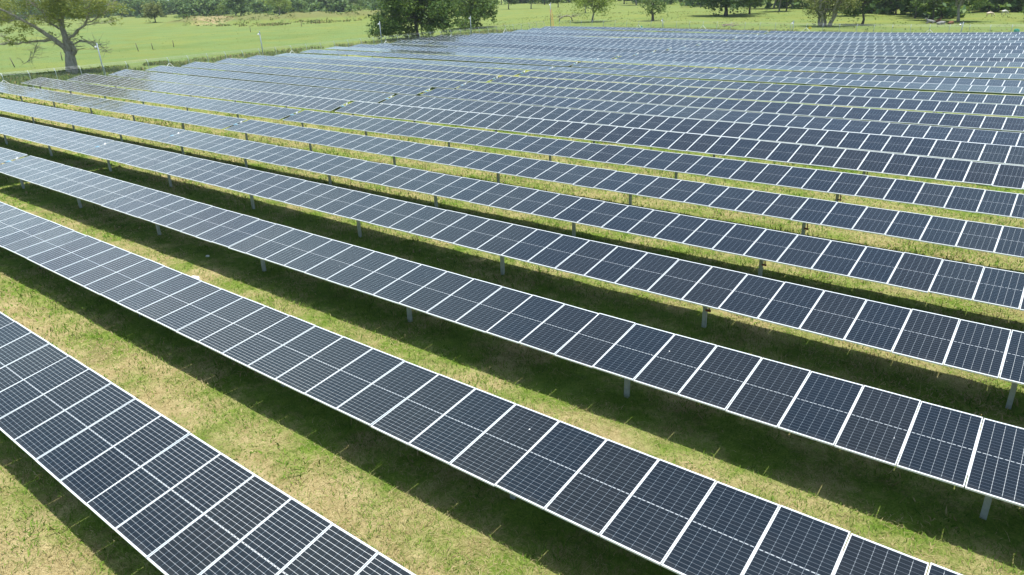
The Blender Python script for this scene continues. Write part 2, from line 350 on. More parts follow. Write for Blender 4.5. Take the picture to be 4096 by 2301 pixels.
quads = np.stack([idx[:-1, :-1], idx[1:, :-1], idx[1:, 1:], idx[:-1, 1:]], -1).reshape(-1, 4)
gme = np_mesh('ground', np.stack([UU.ravel(), VV.ravel(), ZZ.ravel()], 1), quads, mats=[M['ground']])
gme.polygons.foreach_set('use_smooth', [True]*len(gme.polygons))
tag(link(bpy.data.objects.new('ground', gme)), kind='structure')

# ------------------------------------------------------------------ grass blades (stuff)
def blades(name, P, H, W, dry, mat, lean=.55, kind='stuff'):
    n = len(P); a = rng.uniform(0, 2*np.pi, n); la = rng.uniform(0, 2*np.pi, n); ln = H*lean*rng.uniform(.2, 1.4, n)
    d = np.stack([np.cos(a), np.sin(a), np.zeros(n)], 1)*(W/2)[:, None]
    l = np.stack([np.cos(la)*ln, np.sin(la)*ln, np.zeros(n)], 1)
    up = np.array([0, 0, 1.])
    b0, b1 = P-d, P+d
    mid = P+l*.35+up*(H*.6)[:, None]
    m0, m1 = mid-d*.75, mid+d*.75
    tip = P+l+up*(H*np.clip(1-.35*(ln/np.maximum(H, 1e-3))**2, .4, 1))[:, None]
    V = np.stack([b0, b1, m0, m1, tip], 1).reshape(-1, 3)
    i = np.arange(n)*5
    q = np.stack([i, i+1, i+3, i+2], 1); t = np.stack([i+2, i+3, i+4], 1)
    tint = rng.uniform(0, 1, n)
    me = np_mesh(name, V, q, t, [mat], dict(tint=np.concatenate([tint, tint]), dry=np.concatenate([dry, dry])))
    return tag(link(bpy.data.objects.new(name, me)), kind=kind)
def value_noise(x, y, s, seed):
    r = np.random.default_rng(seed); g = r.uniform(0, 1, (256, 256))
    X = x/s; Y = y/s; i = np.floor(X).astype(int); j = np.floor(Y).astype(int); a = X-i; b = Y-j
    a = a*a*(3-2*a); b = b*b*(3-2*b)
    f = lambda p, q: g[p % 256, q % 256]
    return (f(i, j)*(1-a)+f(i+1, j)*a)*(1-b)+(f(i, j+1)*(1-a)+f(i+1, j+1)*a)*b
def scatter(N, vmax):
    v = rng.uniform(.5, vmax, N*6); u = -rng.uniform(-.25, 3.9, N*6)*(v+3.0)+rng.uniform(-1, 3, N*6)
    d = np.hypot(np.hypot(u, v), 9.5)
    # area element of the fan is (v+3): thin out with distance
    keep = (rng.uniform(0, 1, N*6) < np.clip((v+3)/9*(12/d)**1.7, 0, 1)) & (u > -101) & (u < 6)
    return u[keep][:N], v[keep][:N]
u, v = scatter(260000, 48)
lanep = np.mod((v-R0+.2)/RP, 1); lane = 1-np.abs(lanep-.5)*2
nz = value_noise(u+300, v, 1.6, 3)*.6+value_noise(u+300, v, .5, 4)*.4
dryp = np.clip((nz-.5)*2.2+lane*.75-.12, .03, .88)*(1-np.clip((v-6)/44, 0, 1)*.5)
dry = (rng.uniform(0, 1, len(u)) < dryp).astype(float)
tall = value_noise(u+300, v, 3.0, 8)
d = np.hypot(np.hypot(u, v), 9.5)
Hh = rng.uniform(.05, .13, len(u))*(1+.9*np.clip(tall-.5, 0, 1)*2)*np.where(dry > .5, .7, 1.15)*(1+np.clip((v-18)/20, 0, 1)*.5)
W = rng.uniform(.007, .013, len(u))*(d/14)
P = np.stack([u, v, ground_np(u, v)-.01], 1)
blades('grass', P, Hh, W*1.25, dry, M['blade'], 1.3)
u2, v2 = scatter(150000, 40)
lp2 = np.mod((v2-R0+.2)/RP, 1); ln2 = 1-np.abs(lp2-.5)*2
nz2 = value_noise(u2+300, v2, 1.6, 3)*.6+value_noise(u2+300, v2, .5, 4)*.4
kk = rng.uniform(0, 1, len(u2)) < np.clip((nz2-.42)*2.4+ln2*.7, .05, 1); u2, v2 = u2[kk], v2[kk]
d2 = np.hypot(np.hypot(u2, v2), 9.5)
blades('dry_thatch', np.stack([u2, v2, ground_np(u2, v2)+.01], 1), rng.uniform(.05, .12, len(u2)), rng.uniform(.006, .011, len(u2))*(d2/13), np.clip(rng.normal(.95, .1, len(u2)), .6, 1), M['blade'], 3.0)
# leafy clumps in and beside the lanes
u3, v3 = scatter(60000, 34)
c3 = value_noise(u3+500, v3+50, .9, 61)*.6+value_noise(u3+500, v3+50, 5, 62)*.4
kk = c3 > .655; u3, v3 = u3[kk], v3[kk]; d3 = np.hypot(np.hypot(u3, v3), 9.5)
blades('weed_clumps', np.stack([u3, v3, ground_np(u3, v3)], 1), rng.uniform(.07, .22, len(u3)), rng.uniform(.016, .034, len(u3))*(d3/14), (rng.uniform(0, 1, len(u3)) < .25).astype(float), M['blade'], 1.6)
# tall thin stalks between the farther rows and along the row edges
N = 42000
v = rng.uniform(16, 62, N); u = -rng.uniform(.0, 2.2, N)*v
k = (u > -100) & (value_noise(u+300, v, 4, 21) > .42); u, v = u[k], v[k]
d = np.hypot(np.hypot(u, v), 9.5)
P = np.stack([u, v, ground_np(u, v)-.01], 1)
blades('tall_grass', P, rng.uniform(.10, .34, len(u)), rng.uniform(.008, .014, len(u))*(d/22), (rng.uniform(0, 1, len(u)) < .35).astype(float), M['blade'], .25)

# ------------------------------------------------------------------ solar tables
def laminate_mesh(frame):
    b = MB(); hw, hl = MW/2, ML/2
    b.box(-hw+.003, hw-.003, -hl+.003, hl-.003, -.006, 0, 0)
    if frame: frame_bars(b, 1, .024, .034)
    return b
def frame_bars(b, mi, lip=.016, lp2=.030):
    hw, hl = MW/2, ML/2
    b.box(-hw, -hw+lip, -hl, hl, -.035, .003, mi); b.box(hw-lip, hw, -hl, hl, -.035, .003, mi)
    b.box(-hw-.035, -hw+.03, -.72, .72, -.085, -.037, mi)          # mounting rail clamped under the seam
    b.box(-hw+lip, hw-lip, -hl, -hl+lp2, -.035, .0025, mi); b.box(-hw+lip, hw-lip, hl-lp2, hl, -.035, .0025, mi)
lam_me = laminate_mesh(False).mesh('solar_panel', [M['cells']])
fb = MB(); frame_bars(fb, 0); frame_me = fb.mesh('panel_frame', [M['alu']])
full_me = laminate_mesh(True).mesh('solar_panel', [M['cells'], M['alu']])
def post_mesh(h):
    b = MB()
    # galvanised omega post: web and two flanges, with a bearing bracket on top
    b.box(-.06, .06, -.052, -.044, 0, h-.02); b.box(-.06, -.052, -.044, .05, 0, h-.022); b.box(.052, .06, -.044, .05, 0, h-.022)
    b.box(-.06, -.03, .05, .057, 0, h-.024); b.box(.03, .06, .05, .057, 0, h-.024)
    b.box(-.08, .08, -.075, .075, h-.13, h-.03); b.box(-.05, .05, -.11, .11, h-.12, h-.05)
    return b
ORD = ['first', 'second', 'third', 'fourth', 'fifth', 'sixth', 'seventh', 'eighth', 'ninth', 'tenth', 'eleventh', 'twelfth', 'thirteenth', 'fourteenth', 'fifteenth', 'sixteenth', 'seventeenth', 'eighteenth', 'nineteenth', 'twentieth', 'twenty-first', 'twenty-second', 'twenty-third', 'twenty-fourth', 'twenty-fifth', 'twenty-sixth', 'twenty-seventh', 'twenty-eighth']
def interp_end(c, default):
    ks = [k for k in range(NR) if ENDS[k][c] is not None]
    if not ks: return [default]*NR
    return [ENDS[k][c] if ENDS[k][c] is not None else float(np.interp(k, ks, [ENDS[q][c] for q in ks])) for k in range(NR)]
LE = [ENDS[k][0] if ENDS[k][0] is not None else (-98.75 if k < 10 else -98.0) for k in range(NR)]
GL, GR, RE = interp_end(1, -48.4), interp_end(2, -48.), interp_end(3, .1)
for k in range(18, NR): GL[k] = -47.95+.03*(k-18); GR[k] = GL[k]+(.55 if k % 2 else .3)
GR[17] = -47.45
for _k, _t in ((13, 4.6), (15, 3.6), (17, 6.4), (20, 8.2), (22, 8.6), (23, 5.0), (24, 9.2), (25, 5.4), (26, 7.4)):
    TAB[_k] += 1.139*(math.sin(math.radians(TILT[_k]))-math.sin(math.radians(_t))); TILT[_k] = _t
NEAR = 7
proto_l = None
def table(k, u0, u1, n, side):
    v = R0+RP*k; t = math.radians(TILT[k]); um = (u0+u1)/2; gz = G(um, v)
    root = empty('solar_array', (um, v, gz))
    # what the photo shows of each table, counted from the camera outward
    where = {'L': 'left stretch beyond the cable gap', 'R': 'stretch right of the cable gap', 'X': 'cut by the right edge'}[side]
    extra = {0: ' at bottom left', 27: ' by the far fence'}.get(k, '')
    if k in (13, 15) and side == 'R': extra = ', paler reflection'
    tag(root, ('%s row of tilted dark panels%s, %s' % ('last' if k == 27 else ORD[k], extra, where)), 'solar array', 'rows of solar panels on steel posts')
    near = k < NEAR; pit = (u1-u0)/n
    st, ct = math.sin(t), math.cos(t)
    for i in range(n):
        u = u0+(i+.5)*pit
        zc = hinge(k, u); sl = (hinge(k, u+.5)-hinge(k, u-.5))
        dt = rs.gauss(0, .0055); ds = rs.gauss(0, .0035)
        ex = Vector((1, 0, sl+ds)).normalized(); ey = Vector((0, math.cos(t+dt), math.sin(t+dt)))
        ey = (ey-ex*ey.dot(ex)).normalized(); ez = ex.cross(ey)
        o = bpy.data.objects.new('solar_panel', lam_me if near else full_me)
        Mx = Matrix((ex*((pit-GAPW)/MW), ey*(1.0 if near else 1.012), ez)).transposed().to_4x4(); Mx.translation = Vector((u-um, 0, zc-gz+rs.gauss(0, .002)))
        link(o, root); o.matrix_local = Mx
        if near:
            f = bpy.data.objects.new('panel_frame', frame_me); link(f, o)
    # torque tube
    b = MB(); pts = []
    m = max(2, int((u1-u0)/4)); off = -.13
    for i in range(m+1):
        u = u0-.10+(u1-u0+.2)*i/m; pts.append((u-um, -off*st*0+.0, hinge(k, u)-gz+off))
    b.tube(pts, .062, 8); b.build('torque_tube', M['tube'], root)
    # posts every 8.1 m
    j = 0
    for q in range(-3, 13):
        u = .3-8.08*q
        if side == 'R' and q == 6: u = GR[k]+.9
        if not (u0-.05 < u < u1+.05): continue
        g = G(u, v); h = hinge(k, u)+off-g
        p = post_mesh(h+.25).build('post', M['steel'], root); p.location = (u-um, 0, g-.25-gz)
        if (side == 'R' and q == 1) or (side == 'L' and q in (11, 12)):
            d = MB(); d.tube([(.17, -.10, h*.52), (.20, -.36, h+.04)], .022, 8); d.box(.06, .22, -.13, -.08, h*.47, h*.52)
            dd = d.build('damper', M['damper'], root); dd.location = (u-um, 0, g-gz)
    # module rails under the near tables
    if near:
        for i in range(0, n+1):
            pass
    if near:
        b = MB(); pts = []; m = int((u1-u0)/1.0)
        for i in range(m+1):
            u = u0+.3+(u1-u0-.6)*i/m; pts.append((u-um, -.10, hinge(k, u)-gz-.22-.07*abs(math.sin(u*.39))-.03*(i % 3 == 1)))
        b.tube(pts, .018, 5); b.build('cable_bundle', M['black'], root)
    if side == 'L':      # coupling between the two tables: pale wrapped cable joint and a white cap
        g0 = (GL[k]+GR[k])/2; zc = hinge(k, g0)-gz
        b = MB(); b.tube([(g0-.10-um, -.12, zc-.06), (g0-um, .02, zc-.02), (g0+.08-um, .16, zc-.05)], [.05, .075, .045], 8)
        b.build('cable_sleeve', M['bluewrap'], root, True)
        b = MB(); b.tube([(g0-um, .40, zc-.05), (g0-um, .44, zc+.06), (g0-um, .50, zc+.10), (g0-um, .56, zc+.04)], [.035, .065, .06, .02], 8)
        b.build('cap', M['white'], root, True)
    return root
for k in range(NR):
    n = 41 if k == 1 else 42
    if k == 8: n = 42
    table(k, GR[k], RE[k], n, 'R')
    if k >= 2: table(k, LE[k], GL[k], 43, 'L')
    if 1 <= k <= 4: table(k, RE[k]+.002, RE[k]+.002+14*1.1545, 14, 'X')

# ------------------------------------------------------------------ perimeter fence
def mesh_mat():
    b = NT('chain_link'); o = b.xyz(b.coord()); h = b.m('ADD', o[0], o[1])
    s = 14.0
    a = b.m('ABSOLUTE', b.m('SUBTRACT', b.m('FRACT', b.m('MULTIPLY', b.m('ADD', h, o[2]), s)), .5))
    c = b.m('ABSOLUTE', b.m('SUBTRACT', b.m('FRACT', b.m('MULTIPLY', b.m('SUBTRACT', h, o[2]), s)), .5))
    w = b.m('MAXIMUM', b.m('LESS_THAN', a, .03), b.m('LESS_THAN', c, .03))
    p = b.principled(Base_Color=(.42, .47, .46), Roughness=.5, Metallic=.4)
    tr = b.n('ShaderNodeBsdfTransparent'); mx = b.n('ShaderNodeMixShader')
    b.set(mx.inputs[0], w); b.set(mx.inputs[1], tr.outputs[0]); b.set(mx.inputs[2], p.outputs[0])
    return b.done(mx.outputs[0])
M['link'] = mesh_mat()
def fence_post_mesh():
    b = MB(); b.tube([(0, 0, -.2), (0, 0, 1.95)], .038, 6); b.tube([(0, 0, 1.93), (.0, .16, 2.2), (.0, .30, 2.36)], .032, 6)
    return b.mesh('post', [M['fencepost']])
def brace_mb(d):
    b = MB(); b.tube([(0, 0, 1.55), (d[0], d[1], .05)], .045, 6); return b
FPM = fence_post_mesh()
def fence(pts, outang, label, braced, name='perimeter_fence'):
    x0, y0 = pts[0]; g0 = G(x0, y0)
    root = empty(name, (x0, y0, g0)); tag(root, label, 'fence')
    w = MB(); tops = []
    for i, (x, y) in enumerate(pts):
        g = G(x, y)
        o = bpy.data.objects.new('post', FPM); link(o, root); o.location = (x-x0, y-y0, g-g0); o.rotation_euler = (rs.gauss(0, .015), rs.gauss(0, .015), outang)
        tops.append((x-x0, y-y0, g-g0))
        if i in braced:
            x2, y2 = pts[min(i+1, len(pts)-1)] if i < len(pts)-1 else pts[i-1]
            dx, dy = (x2-x)*.55, (y2-y)*.55
            for s in ((1, -1) if 0 < i < len(pts)-1 else (1,)):
                b = brace_mb((dx*s, dy*s)).build('brace', M['white'], root); b.location = (x-x0, y-y0, g-g0)
    vs_, fs_ = [], []
    for i, (x, y, z) in enumerate(tops): vs_ += [(x, y, z+.02), (x, y, z+1.88)]
    for i in range(len(tops)-1): fs_.append((2*i, 2*i+2, 2*i+3, 2*i+1))
    w.add(vs_, fs_); w.build('chain_link_mesh', M['link'], root)
    oy = (-math.sin(outang), math.cos(outang))
    for d_, h_ in ((.10, 2.08), (.18, 2.22), (.28, 2.34)):
        b = MB(); b.tube([(x+oy[0]*d_, y+oy[1]*d_, z+h_) for x, y, z in tops], .008, 4); b.build('barbed_wire', M['wire'], root)
    return root
lf = [(-103, y) for y in np.arange(15.0, 148.1, 2.985)]
fence(lf, math.pi/2, 'long wire fence with angled-top posts along the left ends of the rows', (6, 13, 20, 27, 33, 39))
ff = [(x, 148.3) for x in np.arange(-103+2.98, 8, 2.98)]
fence(ff, 0, 'wire fence with angled-top posts behind the farthest row of panels', (7, 12, 19, 26, 32))

# ------------------------------------------------------------------ masts, ladder, signs
def mast(x, y, h, label, r=.085, lean=(0, 0), lamp=True):
    g = G(x, y); root = empty('camera_mast', (x, y, g)); tag(root, label, 'mast', 'grey masts along the fence')
    b = MB(); b.tube([(0, 0, -.2), (lean[0], lean[1], h)], [r, r*.8], 10); b.build('pole', M['mastgrey'], root, True)
    b = MB(); b.box(-.05, .28, -.07, .07, h-.35, h-.12, 0, Matrix.Rotation(2.6, 4, 'Z'))
    b.tube([(0, 0, h), (0, 0, h+.12)], .05, 6); b.build('junction_box', M['mastgrey'], root)
    b = MB(); Mx = Matrix.Translation((-.15, -.16, h-.42)) @ Matrix.Rotation(.5, 4, 'X')
    b.box(-.09, .09, -.16, .13, -.07, .07, 0, Mx); b.build('camera', M['white'], root)
    b = MB(); b.box(-.055, .055, -.172, -.16, -.05, .05, 0, Mx); b.build('lens', M['black'], root.children[-1])
    return root
mast(-103.2, 44.76, 4.9, 'tall grey mast right of the spreading bare-limbed tree')
mast(-103.2, 69.4, 4.85, 'grey mast standing alone before the open pasture, left of the broad dark tree', lean=(-.03, 0))
mast(-103.2, 94.65, 4.95, 'grey mast in front of the left side of the broad dark tree')
mast(-103.2, 120.0, 4.7, 'grey mast between the broad dark tree and the pasture, before a pale bush')
mast(-102.3, 148.0, 6.3, 'tallest grey mast at the fence corner with an orange ladder against it')
mast(-73.3, 148.0, 2.85, 'short grey mast on the far fence right of the dense drooping tree', .07)
mast(-45.8, 148.0, 2.75, 'short grey mast with white camera left of the multi-stemmed yellow-green tree', .07)
mast(-17.85, 148.0, 2.8, 'short leaning grey mast with white camera near the resting cattle', .085, (.25, 0))
lx, ly = -101.2, 147.6; g = G(lx, ly)
lad = empty('extension_ladder', (lx, ly, g)); tag(lad, 'orange ladder leaning against the tallest mast at the fence corner', 'ladder')
pA, pB = Vector((0, 0, 0)), Vector((-.95, .25, 5.0)); side = Vector((.10, .20, 0))
for s in (1, -1):
    b = MB(); b.tube([pA+side*s, pB+side*s], .04, 6); b.build('rail', M['orange'], lad)
for i in range(1, 16):
    p = pA.lerp(pB, i/16); b = MB(); b.tube([p+side, p-side], .025, 5); b.build('rung', M['orange'], lad)
sx, sy = -43.9, 148.2; sg = MB(); sg.box(-.25, .25, -.012, .012, -.2, .2); so = sg.build('fence_sign', M['yellow']); so.location = (-42.7, 148.22, G(-42.7, 148.2)+1.55)
tag(so, 'small plain yellow sign fixed to the far fence below the multi-stemmed tree', 'sign')
def lump(name, mat, loc, s, label, cat, seed):
    r = np.random.default_rng(seed); b = MB(); n, m_ = 10, 6
    vs_ = []
    for i in range(m_+1):
        th = math.pi*i/m_
        for q in range(n):
            a = 2*math.pi*q/n; rr = 1+r.uniform(-.28, .28)
            vs_.append((s[0]*math.sin(th)*math.cos(a)*rr, s[1]*math.sin(th)*math.sin(a)*rr, s[2]*math.cos(th)*rr+s[2]*.7))
    fs_ = [(i*n+q, i*n+(q+1) % n, (i+1)*n+(q+1) % n, (i+1)*n+q) for i in range(m_) for q in range(n)]
    b.add(vs_, fs_); o = b.build(name, mat); o.location = loc
    return tag(o, label, cat)
lump('plastic_bag', M['teal'], (-9.9, 148.8, G(-9.9, 148.8)+1.2), (.42, .12, .28), 'green bag caught on the far fence near the right edge', 'bag', 3)
lump('plastic_bag', M['teal'], (-78.9, 149.2, G(-78.9, 149.2)+.9), (.22, .12, .2), 'small teal bag on the far fence in front of the dense drooping tree', 'bag', 5)
lump('plastic_scrap', M['white'], (-25.6, 12.6, G(-25.6, 12.6)), (.26, .13, .04), 'crumpled white plastic scrap in the sunlit grass above the second row', 'litter', 7)
lump('plastic_scrap', M['white'], (-27.4, 14.2, G(-27.4, 14.2)), (.09, .07, .035), 'tiny white plastic scrap lying in the shade under the third row', 'litter', 9)

# ------------------------------------------------------------------ trees
def leaf_cards(lobes, dens, size, r, flat=.6, shell=.55, droop=0.0):
    """lobes: (x, y, z, radius); many small leaf clumps spread through each lobe's volume"""
    Vs, T = [], []
    for (x, y, z, rad) in lobes:
        n = max(12, int(dens*rad**2.3))
        d = r.normal(size=(n, 3)); d /= np.linalg.norm(d, axis=1)[:, None]
        rr = rad*(shell+(1-shell)*r.uniform(0, 1, n)**.5)*np.clip(r.normal(.92, .16, n), .3, 1.35)
        sub = r.normal(size=(max(3, n//22), 3))*rad*.62       # twigs: leaves gather in clumps
        ci = r.integers(0, len(sub), n); k = r.uniform(0, 1, n) < .62
        P = d*rr[:, None]; P[k] = sub[ci[k]]+r.normal(size=(k.sum(), 3))*rad*.17
        P[:, 2] *= flat if np.isscalar(flat) else flat
        P = P+np.array([x, y, z])
        P[:, 2] -= droop*np.hypot(P[:, 0]-x, P[:, 1]-y)**2/max(rad, .1)
        a = r.normal(size=(n, 3)); a[:, 2] *= .45; a /= np.linalg.norm(a, axis=1)[:, None]
        b = np.cross(a, r.normal(size=(n, 3))+np.array([0, 0, .4])); b /= np.linalg.norm(b, axis=1)[:, None]
        s = size*r.uniform(.5, 1.25, n)
        a *= s[:, None]; b *= (s*r.uniform(.4, .75, n))[:, None]
        Vs.append(np.stack([P-a, P-b*.9+a*.1, P+a, P+b+a*.05], 1)); T.append(np.clip(r.normal(.42, .22, n)+r.normal(0, .14), 0, 1))
    return np.concatenate(Vs).reshape(-1, 3), np.concatenate(T)
def crown_mesh(lobes, dens, size, seed, mat, flat=.75, shell=.55, droop=0.0):
    r = np.random.default_rng(seed); V, T = leaf_cards(lobes, dens, size, r, flat, shell, droop)
    q = np.arange(len(V)).reshape(-1, 4)
    return np_mesh('crown', V, q, None, [mat], dict(tint=T))
def crooked(p, q, r, n=5, amp=.08):
    p, q = np.array(p, float), np.array(q, float); L = np.linalg.norm(q-p)
    pts = [p+(q-p)*i/n+(r.normal(size=3)*amp*L*math.sin(math.pi*i/n)) for i in range(n+1)]
    return pts
def limbs(b, root, top, r0, ends, r, trunk_top=.5):
    """tapered trunk and one crooked limb to each lobe"""
    tr = crooked(root, top, r, 5, .03); n = len(tr)
    b.tube(tr, [r0*1.35]+[r0*(1-.45*i/(n-1)) for i in range(1, n)], 8)
    for e in ends:
        i = r.integers(max(2, int(n*trunk_top)), n); s = tr[i]
        b.tube(crooked(s, e, r, 5, .07), [r0*.42, r0*.34, r0*.26, r0*.19, r0*.12, r0*.05], 6)
def random_lobes(w, h0, h1, n, r, rad=None):
    out = []
    for i in range(n):
        a = r.uniform(0, 2*math.pi); t = r.uniform(0, 1); z = h0+(h1-h0)*t
        e = math.sin(math.pi*(.18+.74*t))**.7; q = w/2*e*math.sqrt(r.uniform(.15, 1))*.78
        out.append((q*math.cos(a), q*math.sin(a), z, (rad or w*.17)*r.uniform(.75, 1.25)))
    out.append((0, 0, h0+(h1-h0)*.6, (rad or w*.17)*1.3))
    return out
FH = Vector((math.sin(CAM[2]), math.cos(CAM[2]), 0)); RH = Vector((math.cos(CAM[2]), -math.sin(CAM[2]), 0))
def to_world(p): # right, away, up -> offset from the tree's base
    w = RH*p[0]+FH*p[1]; return (w.x, w.y, p[2])
def finish_tree(name, loc, rz, scale, trunk_me, crown_me, label, group=None, cat='tree'):
    root = empty(name, loc, rz); root.scale = scale if hasattr(scale, '__len__') else (scale,)*3
    tag(root, label, cat, group)
    if trunk_me is not None: link(bpy.data.objects.new('trunk', trunk_me), root)
    if crown_me is not None: link(bpy.data.objects.new('crown', crown_me), root)
    return root

# the old spreading tree at the left
LT = {'trunk': [[0.0, 0.0, 0.0], [0.28, 0.0, 1.38], [0.39, 0.0, 2.36], [0.48, 0.0, 3.24]], 'L': [[0.3, 0.0, 2.95], [-0.07, -0.3, 3.96], [-0.82, -0.8, 4.99], [-1.88, -1.2, 6.09], [-2.77, -1.6, 6.99], [-4.36, -2.0, 8.18], [-5.44, -2.4, 8.97], [-7.29, -3.0, 10.24]], 'LL': [[-0.86, -0.6, 4.88], [-2.32, 0.0, 4.91], [-4.13, 0.6, 4.83], [-6.2, 1.2, 4.62], [-8.58, 1.8, 4.47], [-11.0, 2.2, 4.53], [-13.47, 2.6, 4.15]], 'LT': [[-4.19, 0.6, 4.63], [-5.02, 0.8, 3.77], [-5.53, 1.0, 2.99], [-6.61, 1.0, 2.14], [-7.27, 1.0, 1.67]], 'C': [[0.45, 0.0, 3.14], [0.47, 0.0, 4.31], [0.18, 0.4, 5.55], [-0.13, 0.8, 6.7], [-0.04, 1.0, 7.64], [0.42, 1.2, 8.76], [0.0, 1.6, 9.9], [-0.71, 2.0, 11.42], [-0.68, 2.0, 13.28]], 'C2': [[0.04, 1.0, 7.35], [-0.63, 0.0, 7.98], [-1.24, -1.0, 8.69], [-1.83, -2.0, 10.02], [-2.89, -2.5, 11.33]], 'R': [[0.6, 0.0, 2.55], [1.51, -0.2, 3.22], [1.5, -0.4, 3.91], [1.15, -0.6, 4.81], [2.66, -1.0, 5.82], [4.62, -1.5, 6.86], [5.43, -1.8, 8.01], [6.0, -2.0, 9.19], [7.32, -2.2, 10.79]], 'R2': [[4.51, -1.5, 6.82], [6.05, -1.0, 7.63], [6.99, -0.6, 8.2], [8.14, 0.0, 9.17], [8.98, 0.5, 10.34]], 'RL': [[1.45, -0.5, 4.26], [3.18, -1.0, 4.76], [4.69, -1.6, 4.31], [5.72, -2.0, 3.58], [7.11, -2.2, 3.12]], 'RL2': [[3.18, -1.0, 4.76], [4.52, -0.8, 4.5], [5.42, -0.6, 4.07], [6.43, -0.5, 3.06]], 'R3': [[4.62, -1.5, 6.86], [6.43, -2.0, 7.05], [8.61, -2.4, 7.04]], 'D': [[-0.62, 0.8, 6.43], [-2.19, 1.6, 7.21], [-3.95, 2.4, 7.73], [-5.98, 3.0, 8.36]], 'E': [[0.49, 1.2, 8.66], [1.49, 2.0, 9.46], [2.1, 3.0, 10.37], [2.96, 4.0, 11.76]], 'F': [[-4.36, -2.0, 8.18], [-5.83, -2.4, 7.7], [-7.03, -2.6, 8.48]], 'G': [[-8.58, 1.8, 4.47], [-9.62, 2.0, 5.23], [-10.56, 2.2, 5.94]]}
LTL = [[-6.42, 0.0, 9.78, 1.66], [-3.8, 0.0, 9.5, 1.87], [-1.44, 0.0, 9.7, 1.76], [-1.43, 0.0, 8.01, 1.35], [-2.99, 0.0, 7.5, 1.56], [-5.78, 0.0, 6.94, 1.35], [-5.44, 0.0, 5.39, 1.04], [-7.52, 0.0, 6.24, 0.93], [-6.35, 0.0, 8.38, 1.56], [0.67, 0.0, 8.31, 1.45], [1.95, 0.0, 9.3, 1.87], [3.69, 0.0, 8.3, 1.56], [4.58, 0.0, 9.76, 1.87], [6.4, 0.0, 9.04, 1.66], [7.69, 0.0, 7.4, 1.14], [7.96, 0.0, 9.27, 1.56], [0.72, 0.0, 9.9, 1.56], [1.18, 0.0, 6.49, 0.62], [1.8, 0.0, 5.8, 0.62], [-8.93, 0.0, 4.94, 0.62], [-3.51, 0.0, 5.71, 0.62], [8.79, 0.0, 8.58, 0.83], [-9.48, 0.0, 8.02, 2.07], [-7.62, 0.0, 10.75, 2.07], [-4.44, 0.0, 11.38, 2.28], [-0.39, 0.0, 11.6, 2.7], [3.55, 0.0, 11.46, 2.7], [6.85, 0.0, 10.79, 2.07], [2.03, 0.0, 13.16, 3.11], [-2.99, 0.0, 12.88, 2.59], [-10.38, 0.0, 9.92, 2.59], [5.9, 0.0, 12.84, 2.07], [-10.53, 0.0, 4.71, 0.93]]
r = np.random.default_rng(5)
b = MB()
spec = dict(trunk=(.92, .62), L=(.42, .10), LL=(.22, .05), LT=(.05, .015), C=(.52, .10), C2=(.20, .05), R=(.30, .07), R2=(.11, .03), RL=(.13, .02), RL2=(.06, .015), R3=(.08, .015), D=(.15, .03), E=(.20, .05), F=(.10, .03), G=(.08, .03))
ends = []
for kx, (ra, rb) in spec.items():
    pts = [Vector(to_world(p)) for p in LT[kx]]
    if kx == 'trunk': pts[0].z = -.4
    fine = []
    for i in range(len(pts)-1):
        for t in (0, .33, .66):
            q = pts[i].lerp(pts[i+1], t)
            if t and kx != 'trunk': q += Vector(r.normal(size=3)*.07*(pts[i+1]-pts[i]).length*.5)
            fine.append(q)
    fine.append(pts[-1]); n = len(fine)
    rad = [ra+(rb-ra)*(i/(n-1)) for i in range(n)]
    if kx == 'trunk': rad[0] *= 1.15; rad[-1] = .55; rad[-3] = .66
    b.tube(fine, rad, 9 if ra > .3 else 6)
    # twigs
    for i in range(2, n):
        for _ in range(3 if kx not in ('trunk',) else 0):
            dirv = Vector(r.normal(size=3)); dirv.z = abs(dirv.z)*.5-.15; L_ = r.uniform(.6, 2.0)
            if dirv.length < .1: continue
            dirv.normalize(); e = fine[i]+dirv*L_
            m1 = fine[i].lerp(e, .5)+Vector(r.normal(size=3)*.12)
            b.tube([fine[i], m1, e], [min(.05, rad[i]*.5), .025, .008], 4, cap=False)
            e2 = m1+Vector(r.normal(size=3)*.5); b.tube([m1, e2], [.018, .006], 4, cap=False)
tm = b.mesh('trunk', [M['bark']], True)
lob = []
for p in LTL:
    for q in range(2 if r.uniform() < .45 else 1):
        w = to_world((p[0]+r.normal(0, .3), r.uniform(-3.5, 3.5), p[2]+r.normal(0, .25))); lob.append((*w, p[3]*r.uniform(.85, 1.15)))
cm = crown_mesh(lob, 175, .135, 12, M['leaf_olive'], .55, .1)
finish_tree('spreading_tree', (-121.84, 48.18, G(-121.84, 48.18)), 0, 1, tm, cm, 'old spreading tree with thick forked trunk and sparse olive crown at the left')
